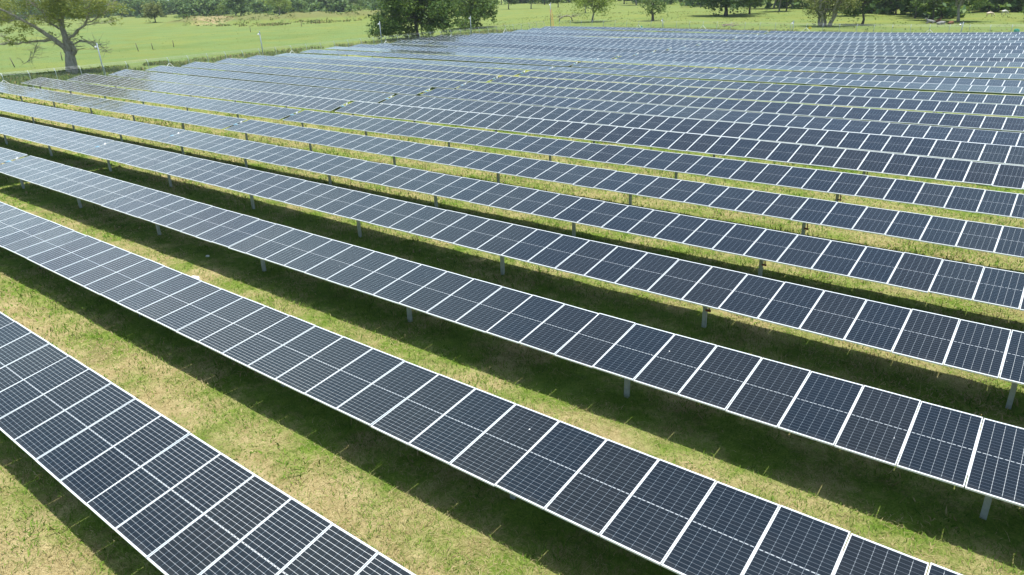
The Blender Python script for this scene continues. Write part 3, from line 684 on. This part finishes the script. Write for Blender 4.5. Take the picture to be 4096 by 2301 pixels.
# two broad trees by the fence
def lobe_tree(name, base, L, depth, dens, size, mat, bmat, r0, label, seed, flat=.8):
    r = np.random.default_rng(seed); lob = []
    for p in L:
        lim = math.sqrt(max(.5, depth**2*(1-(p[0]/10.5)**2)))
        for q in range(2 if p[3] > 1.4 else 1):
            w = to_world((p[0]+r.normal(0, .25), r.uniform(-lim, lim), max(p[2], p[3]*.7)+r.normal(0, .2))); lob.append((*w, p[3]*r.uniform(.8, 1.0)))
    b = MB(); top = max(l[2] for l in lob)*.62
    limbs(b, (0, 0, -.3), (r.normal(0, .3), r.normal(0, .3), top), r0, [l[:3] for l in lob if l[2] > 2.0], r, .3)
    return finish_tree(name, (base[0], base[1], G(*base)), 0, 1, b.mesh('trunk', [bmat], True), crown_mesh(lob, dens, size, seed+1, mat, flat, .55), label)
BTL = [[-8.44, 0.0, 1.82, 1.38], [-7.13, 0.0, 2.77, 1.68], [-7.96, 0.0, 4.93, 1.38], [-5.78, 0.0, 5.56, 2.29], [-5.34, 0.0, 2.42, 1.99], [-3.55, 0.0, 3.64, 2.29], [-1.59, 0.0, 1.86, 1.68], [-1.27, 0.0, 5.4, 2.75], [1.62, 0.0, 3.88, 2.6], [2.29, 0.0, 6.39, 3.06], [4.34, 0.0, 3.78, 2.29], [5.82, 0.0, 3.3, 1.68], [7.11, 0.0, 2.26, 1.22], [5.13, 0.0, 6.15, 2.91], [2.68, 0.0, 1.99, 1.38], [-2.57, 0.0, 7.55, 3.06], [1.29, 0.0, 8.8, 3.37], [-4.78, 0.0, 8.04, 2.29], [6.48, 0.0, 8.2, 2.6], [-0.76, 0.0, 10.94, 3.52], [3.71, 0.0, 11.05, 3.06], [-3.8, 0.0, 10.36, 2.6], [1.67, 0.0, 13.3, 2.75], [7.33, 0.0, 5.37, 1.38], [-8.99, 0.0, 5.11, 0.77], [-3.17, 0.0, 1.2, 0.92]]
T2L = [[-3.99, 0.0, 1.59, 1.71], [-2.71, 0.0, 0.84, 1.52], [-4.41, 0.0, 3.91, 1.52], [-2.48, 0.0, 4.72, 2.28], [-0.68, 0.0, 3.24, 2.09], [-0.02, 0.0, 1.45, 1.52], [1.24, 0.0, 3.7, 2.28], [3.16, 0.0, 4.51, 2.28], [5.0, 0.0, 3.57, 1.52], [5.69, 0.0, 1.95, 1.14], [2.31, 0.0, 6.12, 2.85], [-0.49, 0.0, 6.57, 3.23], [-3.29, 0.0, 6.67, 2.09], [4.74, 0.0, 6.03, 2.09], [0.61, 0.0, 9.3, 3.8], [4.31, 0.0, 8.82, 2.85], [-3.14, 0.0, 9.09, 2.85], [0.78, 0.0, 12.38, 3.8], [1.06, 0.0, 0.34, 0.95], [-1.26, 0.0, -0.29, 0.95]]
lobe_tree('broad_tree', (-119.7, 120.8), [(p[0]*1.04, p[1], p[2], p[3]*1.12) for p in BTL], 7.0, 85, .27, M['leaf_dark'], M['darkbark'], .36, 'broad dark green tree with low hanging crown behind the fence', 31)
lobe_tree('broad_tree', (-137.0, 160.8), T2L, 6.0, 62, .32, M['leaf_mid'], M['darkbark'], .45, 'tall green tree directly right of the broad dark tree, lighter bush at its foot', 41)

# kinds of background tree: meshes shared between copies
def kind(seed, w, h, bole, n, dens, size, leafm, barkm, r0, flat=.8, droop=0.0, stems=1, shell=.5, rad=None):
    r = np.random.default_rng(seed); lob = random_lobes(w, bole+w*.12, h-w*.10, n, r, rad)
    b = MB()
    for s in range(stems):
        a = 2*math.pi*s/max(1, stems)+.4; sp = 0 if stems == 1 else w*.16
        top = (sp*math.cos(a)*1.6+r.normal(0, .2), sp*math.sin(a)*1.6+r.normal(0, .2), bole+(h-bole)*.55)
        base = (0.12*r0*math.cos(a)*stems*4*.5, .12*r0*math.sin(a)*stems*4*.5, -.4)
        limbs(b, base, top, r0/(stems**.5), [l[:3] for l in lob[s::stems]], r, .35)
    return b.mesh('trunk', [barkm], True), crown_mesh(lob, dens, size, seed+100, leafm, flat, shell, droop)
K = {}
K['oak'] = kind(1, 22, 15, 2.0, 40, 22, .40, M['leaf_dark'], M['darkbark'], .55, .7)
K['mid'] = kind(2, 11, 13, 1.9, 24, 44, .30, M['leaf_mid'], M['darkbark'], .28)
K['mid2'] = kind(3, 13, 14, 2.4, 28, 40, .30, M['leaf_mid'], M['bark'], .30, .75)
K['dark'] = kind(4, 10, 12.5, 1.4, 24, 46, .31, M['leaf_dark'], M['darkbark'], .28)
K['lime'] = kind(5, 14, 10, 2.0, 28, 30, .25, M['leaf_lime'], M['bark'], .30, .75, shell=.2)
K['vase'] = kind(6, 12.5, 10, 1.3, 30, 40, .22, M['leaf_yellowgreen'], M['bark'], .75, .8, stems=5, shell=.2)
K['droop'] = kind(7, 9.6, 7.6, .6, 22, 48, .20, M['leaf_mid'], M['darkbark'], .42, .8, .12)
K['umb'] = kind(8, 26, 15, 4.2, 40, 17, .5, M['leaf_far'], M['darkbark'], .8, .55)
K['far'] = kind(9, 14, 13, 1.0, 24, 30, .45, M['leaf_far'], M['darkbark'], .35)
K['slim'] = kind(10, 7.5, 13, 2.8, 14, 40, .32, M['leaf_dark'], M['darkbark'], .20)
K['bush'] = kind(11, 6, 4.0, .1, 14, 40, .22, M['leaf_mid'], M['darkbark'], .12)
K['small'] = kind(12, 12.5, 9.2, 1.7, 26, 32, .36, M['leaf_yellowgreen'], M['darkbark'], .3)
def plant(kd, x, y, s, label, rz=0.0, name='pasture_tree', group=None, dz=0.0, cat='tree'):
    t, c = K[kd]
    return finish_tree(name, (x, y, G(x, y)+dz), rz, s, t, c, label, group, cat)
plant('lime', -115.7, 188.4, 1.0, 'lime green airy tree with slim pale trunk behind the far fence', 1.0)
plant('droop', -98.9, 193.3, 1.0, 'dense dark tree with drooping skirt and short thick trunk')
plant('oak', -89.0, 221.9, 1.0, 'large dark tree with thick straight trunk and wide shadow beneath', 2.1)
plant('mid', -86.3, 234.1, (1, 1, .92), 'dark tree with low ragged crown right of the large thick-trunked tree', .5)
plant('mid2', -81.5, 247.3, (.8, .8, 1.05), 'tree with two thin upright trunks side by side, left one', .9)
plant('slim', -79.6, 248.1, 1.0, 'thinner right-hand trunk of the close pair of upright trees', 2.0, 'slim_tree')
plant('vase', -48.3, 179.1, 1.0, 'yellow-green tree with many stems fanning from one thick base', .3)
plant('dark', -53.5, 225.5, (1.2, 1.2, 1.1), 'dark tree filling the gap right behind the many-stemmed tree', 1.2)
plant('mid', -42.5, 187.7, (.95, .95, .9), 'tree with leaning bare trunk just right of the many-stemmed tree', 2.6)
plant('slim', -45.3, 237.4, (1.1, 1.1, 1.1), 'dark upright trunk with dark shade at its foot, in the right-hand wood', 0, 'slim_tree')
plant('slim', -47.8, 240.9, (.9, .9, 1.0), 'slender trunk left of the dark upright one in the right-hand wood', 1.5, 'slim_tree')
plant('slim', -37.0, 217.8, (1.1, 1.1, 1.0), 'pale slender trunk standing at the edge of the right-hand wood', 2.5, 'slim_tree')
plant('dark', -36.6, 226.5, (1.15, 1.15, 1.15), 'dark leafy tree behind the pale slender trunk', .4)
plant('mid2', -25.0, 201.3, (1.05, 1.05, 1.0), 'spreading green tree with straight trunk shading the resting cattle', 1.8)
plant('mid', -31.5, 208.5, (.9, .9, .8), 'leafy tree left of the one shading the resting cattle', 3.3)
plant('dark', -52.4, 246.0, 1.15, 'dark tree deep in the right-hand wood behind the leaning trunk', 2.2)
plant('dark', -29.8, 262.0, (1.3, 1.3, 1.15), 'dark tree behind the two standing pale cows, left of them', .9)
plant('dark', -15.5, 262.0, (1.4, 1.4, 1.15), 'dark tree behind the two standing pale cows, right of them', 3.9)
plant('bush', -11.2, 204.8, 1.3, 'bushy tree cut by the right edge behind the far fence', 0, 'bush', cat='bush')
plant('bush', -132.5, 151.5, (1.15, 1.15, .8), 'pale round bush at the foot of the tall green tree', 1.0, 'bush', cat='bush')
plant('lime', -160.3, 256.1, (.7, .7, .9), 'green tree behind the lime green airy tree', 2.8)
plant('small', -394.8, 203.5, 1.0, 'small pale green tree standing alone in the pasture at the left', 0)
plant('umb', -517.1, 293.6, 1.0, 'far umbrella-shaped tree with dark trunk left of the earth bank', .7)
plant('far', -426.7, 275.5, (1.3, 1.3, 1.15), 'round dark green tree standing on the earth bank', 0)
plant('lime', -455, 290, (1.5, 1.5, 1.3), 'yellow-green tree just left of the round dark tree on the bank', .2)
plant('lime', -400, 285, (1.5, 1.5, 1.25), 'low light green tree just right of the round dark tree on the bank', 2.2)
plant('mid2', -405.8, 347.4, (1.3, 1.3, .95), 'round green tree with short trunk left of the broad dark tree, far off', 0)
plant('mid', -243.7, 314.4, 1.0, 'green tree with dark shade right of the tall green tree, far pasture', .3)
plant('mid2', -228.7, 313.6, .95, 'far green tree above the fallen arched tree, left one', 1.3)
plant('dark', -271.3, 386.3, 1.1, 'far dark tree above the tallest mast', 2.3)
plant('mid', -223.7, 330.7, .9, 'far slim green tree just right of the tallest mast top', 4.3)
plant('dark', -207.3, 371.0, 1.2, 'far dark tree between the lime green and the drooping tree', 1.9)
plant('mid2', -186.9, 347.3, 1.2, 'far green tree behind the drooping tree', 3.1)
plant('mid2', -90.7, 269.2, 1.2, 'green tree far behind the pair of thin trunks', .1)
plant('bush', -174.1, 157.0, (.8, .8, .55), 'low dark bush left of the broad dark tree', 0, 'bush', cat='bush')
plant('bush', -306, 186, (1.1, 1.1, .8), 'dark bush on the left shoulder of the earth bank', 0, 'bush', cat='bush')
plant('bush', -317, 176, (1.9, 1.9, .6), 'long low bush at the left foot of the earth bank', 1, 'bush', cat='bush')
plant('bush', -288, 200, (1.0, 1.0, .6), 'small bush on the face of the bank right of the sandy track', 2, 'bush', cat='bush')
plant('bush', -250, 219, (1.6, 1.6, .7), 'green bush at the right end of the earth bank', 3, 'bush', cat='bush')
plant('bush', -345, 262, (1.3, 1.3, 1.0), 'round green bush behind the middle of the earth bank', 4, 'bush', cat='bush')
plant('bush', -185, 170, (.9, .9, .5), 'low scrub in the pasture left of the broad dark tree', 5, 'bush', cat='bush')
# fallen arched tree
r = np.random.default_rng(77); b = MB()
arch = [(-2.2, 0, -.3), (-1.9, 0, .7), (-1.2, .1, 1.25), (0, .2, 1.5), (1.0, .1, 1.45), (1.6, 0, 1.0), (2.0, 0, -.2)]
b.tube([to_world(p) for p in arch], [.22, .2, .2, .22, .2, .18, .15], 8)
lob = []
for i in range(22):
    p = (r.uniform(-5.6, 5.6), r.uniform(-2, 2), r.uniform(1.3, 3.0)); p = (p[0], p[1], p[2]-.05*abs(p[0])**1.3*.6)
    lob.append((*to_world(p), r.uniform(.6, 1.1))); b.tube(crooked(to_world((np.clip(p[0], -1.8, 1.8), 0, 1.3)), to_world(p), r, 4, .1), [.09, .06, .04, .03, .015], 5)
finish_tree('fallen_tree', (-126.5, 191.1, G(-126.5, 191.1)), 0, 1, b.mesh('trunk', [M['bark']], True), crown_mesh(lob, 26, .17, 5, M['leaf_olive'], .8, .1), 'low sprawling tree with arched fallen trunk behind the fence corner')
# bleached dead trees
def dead(x, y, w, h, seed, label):
    r = np.random.default_rng(seed); b = MB()
    for i in range(16):
        a = r.uniform(0, 2*math.pi); e = np.array([math.cos(a)*w/2*r.uniform(.4, 1), math.sin(a)*w/2*r.uniform(.4, 1), h*r.uniform(.35, 1)])
        p = crooked((0, 0, .3), e, r, 6, .10); b.tube(p, [.5, .42, .34, .28, .2, .14, .07], 5)
        for s in range(6):
            q = p[r.integers(2, 6)]; e2 = q+r.normal(size=3)*np.array([w*.13, w*.13, h*.13]); b.tube(crooked(q, e2, r, 3, .12), [.17, .13, .1, .05], 4)
    root = empty('dead_tree', (x, y, G(x, y))); tag(root, label, 'tree'); b.build('trunk', M['deadwood'], root, True)
dead(-560, 408, 30, 15, 3, 'wide bleached leafless tree on the far tree line')
dead(-505, 402, 18, 13, 8, 'narrower greyish leafless tree right of the wide bleached one')
b = MB(); b.tube([(0, 0, .5), (7, 2, 1.2), (13, 3, 3.2)], [.5, .4, .2], 6); b.tube([(7, 2, 1.2), (9, 3, 4)], [.25, .1], 5)
o = b.build('fallen_log', M['deadwood'], None, True, (-565, 438, G(-565, 438))); tag(o, 'bleached fallen trunk lying below the leafless trees', 'log')

# far wood: one mass nobody could count
r = np.random.default_rng(99); lob = []; tb = MB()
def wood(x0, y0, x1, y1, n, spread, h0, h1, w):
    for i in range(n):
        t = (i+r.uniform(0, 1))/n; x = x0+(x1-x0)*t+r.normal(0, spread); y = y0+(y1-y0)*t+r.normal(0, spread)
        g = G(x, y); h = r.uniform(h0, h1); ww = w*r.uniform(.7, 1.3)
        tb.tube([(x, y, g-.5), (x+r.normal(0, .4), y, g+h*.6)], [.4, .2], 5)
        for (a, b_, c, rr) in random_lobes(ww, ww*.10, h-ww*.10, 9, r): lob.append((x+a, y+b_, g+c, rr*1.35))
        for _ in range(2): lob.append((x+r.normal(0, ww*.4), y+r.normal(0, ww*.4), g+r.uniform(.6, 1.6), r.uniform(1.5, 2.6)))
wood(-760, 170, -800, 330, 34, 10, 12, 20, 15)
wood(-800, 330, -560, 390, 50, 12, 13, 20, 15)
wood(-860, 250, -700, 480, 40, 20, 16, 24, 17)
wood(-640, 420, -470, 470, 30, 12, 10, 17, 15)
wood(-560, 330, -420, 350, 14, 8, 9, 14, 13)
wood(-480, 445, -300, 450, 26, 10, 11, 17, 14)
wood(-330, 440, -190, 440, 24, 9, 11, 16, 13)
wood(-215, 400, -110, 370, 20, 8, 11, 16, 12)
wood(-120, 330, -20, 320, 22, 7, 11, 16, 12)
wood(-60, 275, 20, 285, 22, 7, 11, 16, 11)
wood(-58, 246, -34, 240, 9, 3, 11, 14, 9)
wood(-22, 250, 6, 246, 9, 3, 10, 14, 9)
wood(-100, 285, -60, 262, 10, 4, 10, 14, 10)
wood(-170, 340, -100, 300, 12, 6, 10, 14, 10)
wood(-36, 226, -30, 216, 3, 1.5, 10, 12, 8)
wood(-8, 225, 8, 222, 4, 2, 8, 12, 8)
wood(-420, 305, -330, 370, 12, 8, 6, 11, 12)
wood(-560, 290, -480, 300, 10, 8, 8, 14, 13)
wood(-760, 280, -600, 330, 18, 10, 12, 18, 15)
wood(-190, 300, -100, 290, 0, 6, 9, 13, 10)
wood(-450, 340, -360, 400, 10, 8, 8, 12, 12)
Vc, T = leaf_cards(lob, 6.5, .95, r, .9, .5)
wm = np_mesh('far_wood', Vc, np.arange(len(Vc)).reshape(-1, 4), None, [M['leaf_far']], dict(tint=T))
tag(link(bpy.data.objects.new('far_wood', wm)), kind='stuff')
tag(tb.build('far_wood_trunks', M['darkbark']), kind='stuff')

# pasture weeds: clumps along the fence, under the trees, on the bank
Pl, Hl, Wl, Dl = [], [], [], []
def weeds(n, fu, fv, h, w, dry):
    u, v = fu(n), fv(n); k = value_noise(u+900, v+900, 3.5, 55) > rs.uniform(.35, .5); u, v = u[k], v[k]; m_ = len(u)
    Pl.append(np.stack([u, v, ground_np(u, v)-.03], 1)); Hl.append(rng.uniform(h*.4, h, m_)); Wl.append(rng.uniform(w*.6, w, m_)); Dl.append((rng.uniform(0, 1, m_) < dry).astype(float))
U = lambda a, b_: (lambda n: rng.uniform(a, b_, n))
weeds(9000, U(-125, -104), U(30, 64), .8, .22, .1)
weeds(12000, U(-124, -103.5), U(60, 150), .8, .16, .25)
weeds(9000, U(-103, 5), U(149, 160), .7, .15, .45)
weeds(2200, U(-240, -104), U(40, 200), .16, .34, .3)
weeds(5000, U(-160, 10), U(160, 260), .3, .35, .25)
weeds(7000, U(-320, -240), U(170, 230), .7, .55, .35)
weeds(2500, U(-101.5, -99), U(10, 146), .6, .12, .4)
blades('pasture_weeds', np.concatenate(Pl), np.concatenate(Hl), np.concatenate(Wl), np.concatenate(Dl), M['weed'], .8)

# old wooden posts in the pasture
def wpost(x, y, h, lean, label, name='wooden_post'):
    b = MB(); b.tube([(0, 0, -.2), (lean[0]*.5, lean[1]*.5, h*.5), (lean[0], lean[1], h)], [.09, .08, .06], 6)
    o = b.build(name, M['oldwood'], None, True, (x, y, G(x, y))); tag(o, label, 'post', 'old wooden posts in the pasture')
wpost(-152.7, 59.3, 1.5, (-.1, .1), 'weathered wooden post just left of the spreading tree trunk')
wpost(-145.3, 48.7, 1.6, (-.5, -.2), 'leaning wooden post at the far left edge of the pasture')
wpost(-161.1, 78.0, 1.7, (-.35, -.1), 'leaning dark wooden post left of the second mast, in open grass')
wpost(-162.6, 82.0, 1.4, (-.1, -.1), 'thin grey wooden post beside the leaning dark one')
wpost(-166.0, 88.6, 1.5, (.0, .05), 'upright wooden post nearest the second mast on its left')
wpost(-203.9, 134.0, 1.6, (.05, 0), 'lone dark wooden post mid-pasture left of the broad dark tree')
wpost(-222.7, 167.2, 1.8, (0, .05), 'upright wooden post left of the broken gate')
gt = empty('broken_gate', (-239.4, 184.5, G(-239.4, 184.5))); tag(gt, 'small broken wooden gate at the foot of the earth bank', 'gate')
for q in (0, 1.6, 3.2):
    b = MB(); p = RH*q; b.tube([(p.x, p.y, -.1), (p.x, p.y, 1.5)], .10, 5); b.build('gate_post', M['oldwood'], gt)
for z in (.6, 1.2):
    b = MB(); p = RH*3.3; b.tube([(0, 0, z-.2), (p.x, p.y, z+.15)], .07, 5); b.build('rail', M['oldwood'], gt)
# debris heap
r = np.random.default_rng(4); b = MB()
for i in range(26):
    p = Vector((r.normal(0, 1.2), r.normal(0, .5), r.uniform(.05, .5))); d_ = Vector((r.normal(0, .8), r.normal(0, .5), r.normal(0, .15))); b.tube([p-d_, p, p+d_], [.05, .06, .03], 5)
o = b.build('brush_heap', M['branch_pink'], None, True, (-67.2, 169.4, G(-67.2, 169.4)+.05)); tag(o, 'heap of dry pinkish branches in the pasture behind the far fence', 'brush heap')

# ------------------------------------------------------------------ cattle
def hide(name, c1, c2, c3):
    b = NT(name); v = b.coord(); f = b.noise(v, 1.6, 4, .6); z = b.xyz(v)[2]
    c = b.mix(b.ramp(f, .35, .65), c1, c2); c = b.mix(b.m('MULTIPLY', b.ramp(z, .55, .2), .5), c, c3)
    return b.done(b.principled(Base_Color=c, Roughness=.85).outputs[0])
M['cream'] = hide('cream_hide', (.62, .50, .36), (.72, .62, .48), (.5, .38, .26))
M['pale'] = hide('pale_grey_hide', (.52, .50, .46), (.66, .64, .58), (.4, .38, .34))
M['greyhide'] = hide('grey_hide', (.19, .19, .18), (.34, .33, .30), (.13, .12, .11))
M['brown'] = hide('brown_hide', (.16, .07, .035), (.24, .11, .055), (.1, .05, .03))
def skin_mesh(name, joints, edges, mat):
    me = bpy.data.meshes.new(name); me.from_pydata([j[:3] for j in joints], edges, [])
    o = bpy.data.objects.new(name, me); C.objects.link(o)
    sk = o.modifiers.new('s', 'SKIN'); sub = o.modifiers.new('u', 'SUBSURF'); sub.levels = sub.render_levels = 1
    for i, j in enumerate(joints):
        d_ = me.skin_vertices[0].data[i]; d_.radius = (j[3], j[4] if len(j) > 4 else j[3]); d_.use_root = (i == 0)
    dg = bpy.context.evaluated_depsgraph_get(); new = bpy.data.meshes.new_from_object(o.evaluated_get(dg))
    bpy.data.objects.remove(o); bpy.data.meshes.remove(me)
    new.name = name; new.materials.clear(); new.materials.append(mat)
    new.polygons.foreach_set('use_smooth', [True]*len(new.polygons)); return new
def standing(mat, graze):
    J = [(-.55, 0, 1.12, .30, .34), (-.15, 0, 1.08, .34, .38), (.35, 0, 1.10, .32, .38), (.70, 0, 1.18, .25, .30)]
    E = [(0, 1), (1, 2), (2, 3)]
    if graze: head = [(1.0, 0, .95, .15, .18), (1.22, 0, .52, .12, .14), (1.40, 0, .30, .11, .11), (1.52, 0, .14, .075, .075)]
    else: head = [(1.0, 0, 1.35, .15, .18), (1.2, 0, 1.5, .13, .13), (1.38, 0, 1.42, .12, .12), (1.58, 0, 1.3, .075, .075)]
    i0 = len(J); J += head; E += [(3, i0), (i0, i0+1), (i0+1, i0+2), (i0+2, i0+3)]
    for x, y, kz, hx in ((.62, .19, 3, .04), (.62, -.19, 3, -.06), (-.62, .2, 0, .05), (-.62, -.2, 0, -.1)):
        i = len(J)
        if kz == 3: J += [(x, y, .82, .13), (x+.02, y, .45, .065), (x+hx, y, .22, .05), (x+hx, y, .03, .055)]
        else: J += [(x+.02, y, .86, .17), (x+.12, y, .62, .09), (x-.12, y, .42, .055), (x-.08+hx, y, .2, .045), (x-.06+hx, y, .03, .055)]
        E += [(kz, i)]+[(i+q, i+q+1) for q in range(len(J)-i-1)]
    i = len(J); J += [(-.86, 0, 1.18, .06), (-.93, 0, .8, .025), (-.92, 0, .5, .04)]; E += [(0, i), (i, i+1), (i+1, i+2)]
    h = i0+1+1
    for s in (1, -1):
        i = len(J); hx, hz = J[h-1][0], J[h-1][2]; J.append((hx-.02, s*.24, hz+.06, .05, .03)); E.append((h-1, i))
    return skin_mesh('cow', J, E, mat)
def lying(mat, up=True):
    J = [(-.6, 0, .42, .34, .36), (-.1, .0, .45, .40, .38), (.4, 0, .48, .34, .38), (.72, 0, .58, .24, .30)]; E = [(0, 1), (1, 2), (2, 3)]
    head = [(.95, 0, .88, .15, .17), (1.08, 0, 1.14, .13, .13), (1.26, .02, 1.10, .12, .12), (1.46, .03, .98, .075, .075)] if up else [(1.0, 0, .62, .15, .16), (1.25, .1, .55, .12, .13), (1.45, .16, .42, .11, .11), (1.6, .2, .3, .07, .07)]
    i0 = len(J); J += head; E += [(3, i0), (i0, i0+1), (i0+1, i0+2), (i0+2, i0+3)]
    for x, y, kz in ((.6, .26, 3), (.6, -.26, 3), (-.5, .34, 0), (-.5, -.30, 0)):
        i = len(J); J += [(x+.1, y, .2, .12), (x+.45, y*1.2, .12, .07), (x+.2, y*1.45, .07, .05), (x+.05, y*1.5, .06, .05)]
        E += [(kz, i), (i, i+1), (i+1, i+2), (i+2, i+3)]
    i = len(J); J += [(-.98, 0, .45, .05), (-1.1, .1, .15, .03)]; E += [(0, i), (i, i+1)]
    for s in (1, -1):
        i = len(J); q = J[i0+1]; J.append((q[0]-.02, s*.24, q[2]+.05, .05, .03)); E.append((i0+1, i))
    return skin_mesh('cow', J, E, mat)
def cow(me, x, y, rz, label, s=1.25):
    o = bpy.data.objects.new('cow', me); link(o); o.location = (x, y, G(x, y)); o.rotation_euler = (0, 0, rz); o.scale = (s,)*3; tag(o, label, 'cow', 'cattle in the pasture')
ang = -CAM[2]*0
RA = math.atan2(RH.y, RH.x)
cow(standing(M['cream'], True), -21.5, 225.4, RA-.25, 'cream coloured cow grazing, left of the two standing pale ones', .86)
cow(standing(M['pale'], True), -19.1, 233.0, RA+.1, 'pale grey-white cow grazing, nearest the right edge', .86)
cow(lying(M['greyhide'], True), -29.6, 194.6, RA+2.9, 'grey cow lying with head raised, leftmost of the resting cattle', 1.0)
cow(lying(M['greyhide'], False), -26.9, 188.9, RA+.15, 'grey cow lying closest to the fence among the resting cattle', .98)
cow(lying(M['brown'], False), -25.2, 190.9, RA+.5, 'dark brown cow lying at the right end of the resting cattle', .85)
cow(lying(M['brown'], True), -28.9, 199.0, RA+.4, 'reddish brown cow lying behind the grey ones', .85)
me_t = standing(M['cream'], True)
cow(me_t, -483.6, 433.2, RA, 'tiny far cream cow on the pasture left of the broad dark tree', 1.8)

# ------------------------------------------------------------------ haze
hz = MB(); hz.box(-6200, 6200, -3200, 6200, -12, 60)
hm = bpy.data.materials.new('haze'); hm.use_nodes = True; hn = hm.node_tree; hn.nodes.clear()
ho = hn.nodes.new('ShaderNodeOutputMaterial'); hv = hn.nodes.new('ShaderNodeVolumePrincipled')
hv.inputs['Color'].default_value = (.86, .93, 1, 1); hv.inputs['Density'].default_value = .00013; hv.inputs['Anisotropy'].default_value = .2
hn.links.new(hv.outputs[0], ho.inputs['Volume'])
tag(hz.build('haze', hm), kind='stuff')

# ------------------------------------------------------------------ sky, sun, camera
SUN = Vector((.12, .07, 1)).normalized()
el = math.asin(SUN.z); az = math.atan2(SUN.x, SUN.y)
w = bpy.data.worlds.new('World'); sc.world = w; w.use_nodes = True; nt = w.node_tree; nt.nodes.clear()
sky = nt.nodes.new('ShaderNodeTexSky'); sky.sky_type = 'NISHITA'; sky.sun_disc = False; sky.sun_elevation = el; sky.sun_rotation = az
sky.air_density = 1.0; sky.dust_density = 1.5; sky.ozone_density = 1.0
tc = nt.nodes.new('ShaderNodeTexCoord')
sep = nt.nodes.new('ShaderNodeSeparateXYZ'); nt.links.new(tc.outputs['Generated'], sep.inputs[0])
def wm_(op, a, b=None):
    n = nt.nodes.new('ShaderNodeMath'); n.operation = op
    for i, q in enumerate((a, b)):
        if q is None: continue
        if isinstance(q, bpy.types.NodeSocket): nt.links.new(q, n.inputs[i])
        else: n.inputs[i].default_value = q
    return n.outputs[0]
haze_f = wm_('POWER', wm_('SUBTRACT', 1.0, wm_('MINIMUM', wm_('MAXIMUM', sep.outputs[2], 0.0), 1.0)), 5.0)
zz = wm_('ADD', wm_('MAXIMUM', sep.outputs[2], 0.0), .12)
cmb = nt.nodes.new('ShaderNodeCombineXYZ')
nt.links.new(wm_('DIVIDE', sep.outputs[0], zz), cmb.inputs[0]); nt.links.new(wm_('DIVIDE', sep.outputs[1], zz), cmb.inputs[1])
noi = nt.nodes.new('ShaderNodeTexNoise'); noi.inputs['Scale'].default_value = .75; noi.inputs['Detail'].default_value = 7; noi.inputs['Roughness'].default_value = .55
nt.links.new(cmb.outputs[0], noi.inputs['Vector'])
mr = nt.nodes.new('ShaderNodeMapRange'); nt.links.new(noi.outputs['Fac'], mr.inputs[0]); mr.inputs[1].default_value = .47; mr.inputs[2].default_value = .68
mr.inputs[4].default_value = .68
mixn = nt.nodes.new('ShaderNodeMix'); mixn.data_type = 'RGBA'; nt.links.new(mr.outputs[0], mixn.inputs['Factor'])
nt.links.new(sky.outputs[0], mixn.inputs[6]); mixn.inputs[7].default_value = (5.5, 7.5, 8.2, 1)
mix2 = nt.nodes.new('ShaderNodeMix'); mix2.data_type = 'RGBA'; nt.links.new(wm_('MULTIPLY', haze_f, .95), mix2.inputs['Factor'])
nt.links.new(mixn.outputs[2], mix2.inputs[6]); mix2.inputs[7].default_value = (5.5, 8.0, 8.9, 1)
bg = nt.nodes.new('ShaderNodeBackground'); nt.links.new(mix2.outputs[2], bg.inputs[0]); bg.inputs[1].default_value = .12
wo = nt.nodes.new('ShaderNodeOutputWorld'); nt.links.new(bg.outputs[0], wo.inputs[0])
sl = bpy.data.lights.new('sun', 'SUN'); sl.energy = 4.4; sl.angle = math.radians(.53); sl.color = (1.0, .975, .93)
so = bpy.data.objects.new('sun', sl); C.objects.link(so); so.rotation_euler = SUN.to_track_quat('Z', 'Y').to_euler(); so.location = (0, 0, 60)

f, pi_, ya, ro, H, _ = CAM
cyw, syw, cp, sp = math.cos(ya), math.sin(ya), math.cos(pi_), math.sin(pi_)
fw = Vector((syw*cp, cyw*cp, -sp)); rt = Vector((cyw, -syw, 0)); up = rt.cross(fw)
r2 = rt*math.cos(ro)+up*math.sin(ro); u2 = -rt*math.sin(ro)+up*math.cos(ro)
cd = bpy.data.cameras.new('camera'); cd.sensor_width = 36; cd.lens = f/4096*36; cd.clip_start = .1; cd.clip_end = 20000
co = bpy.data.objects.new('camera', cd); C.objects.link(co)
mw = Matrix((r2, u2, -fw)).transposed().to_4x4(); mw.translation = Vector((0, 0, H)); co.matrix_world = mw
sc.camera = co
sc.view_settings.view_transform = 'Standard'; sc.view_settings.look = 'None'; sc.view_settings.exposure = .42; sc.view_settings.gamma = 1
sc.cycles.max_bounces = 8; sc.cycles.transparent_max_bounces = 24; sc.cycles.sample_clamp_indirect = 6
sc.cycles.use_denoising = True
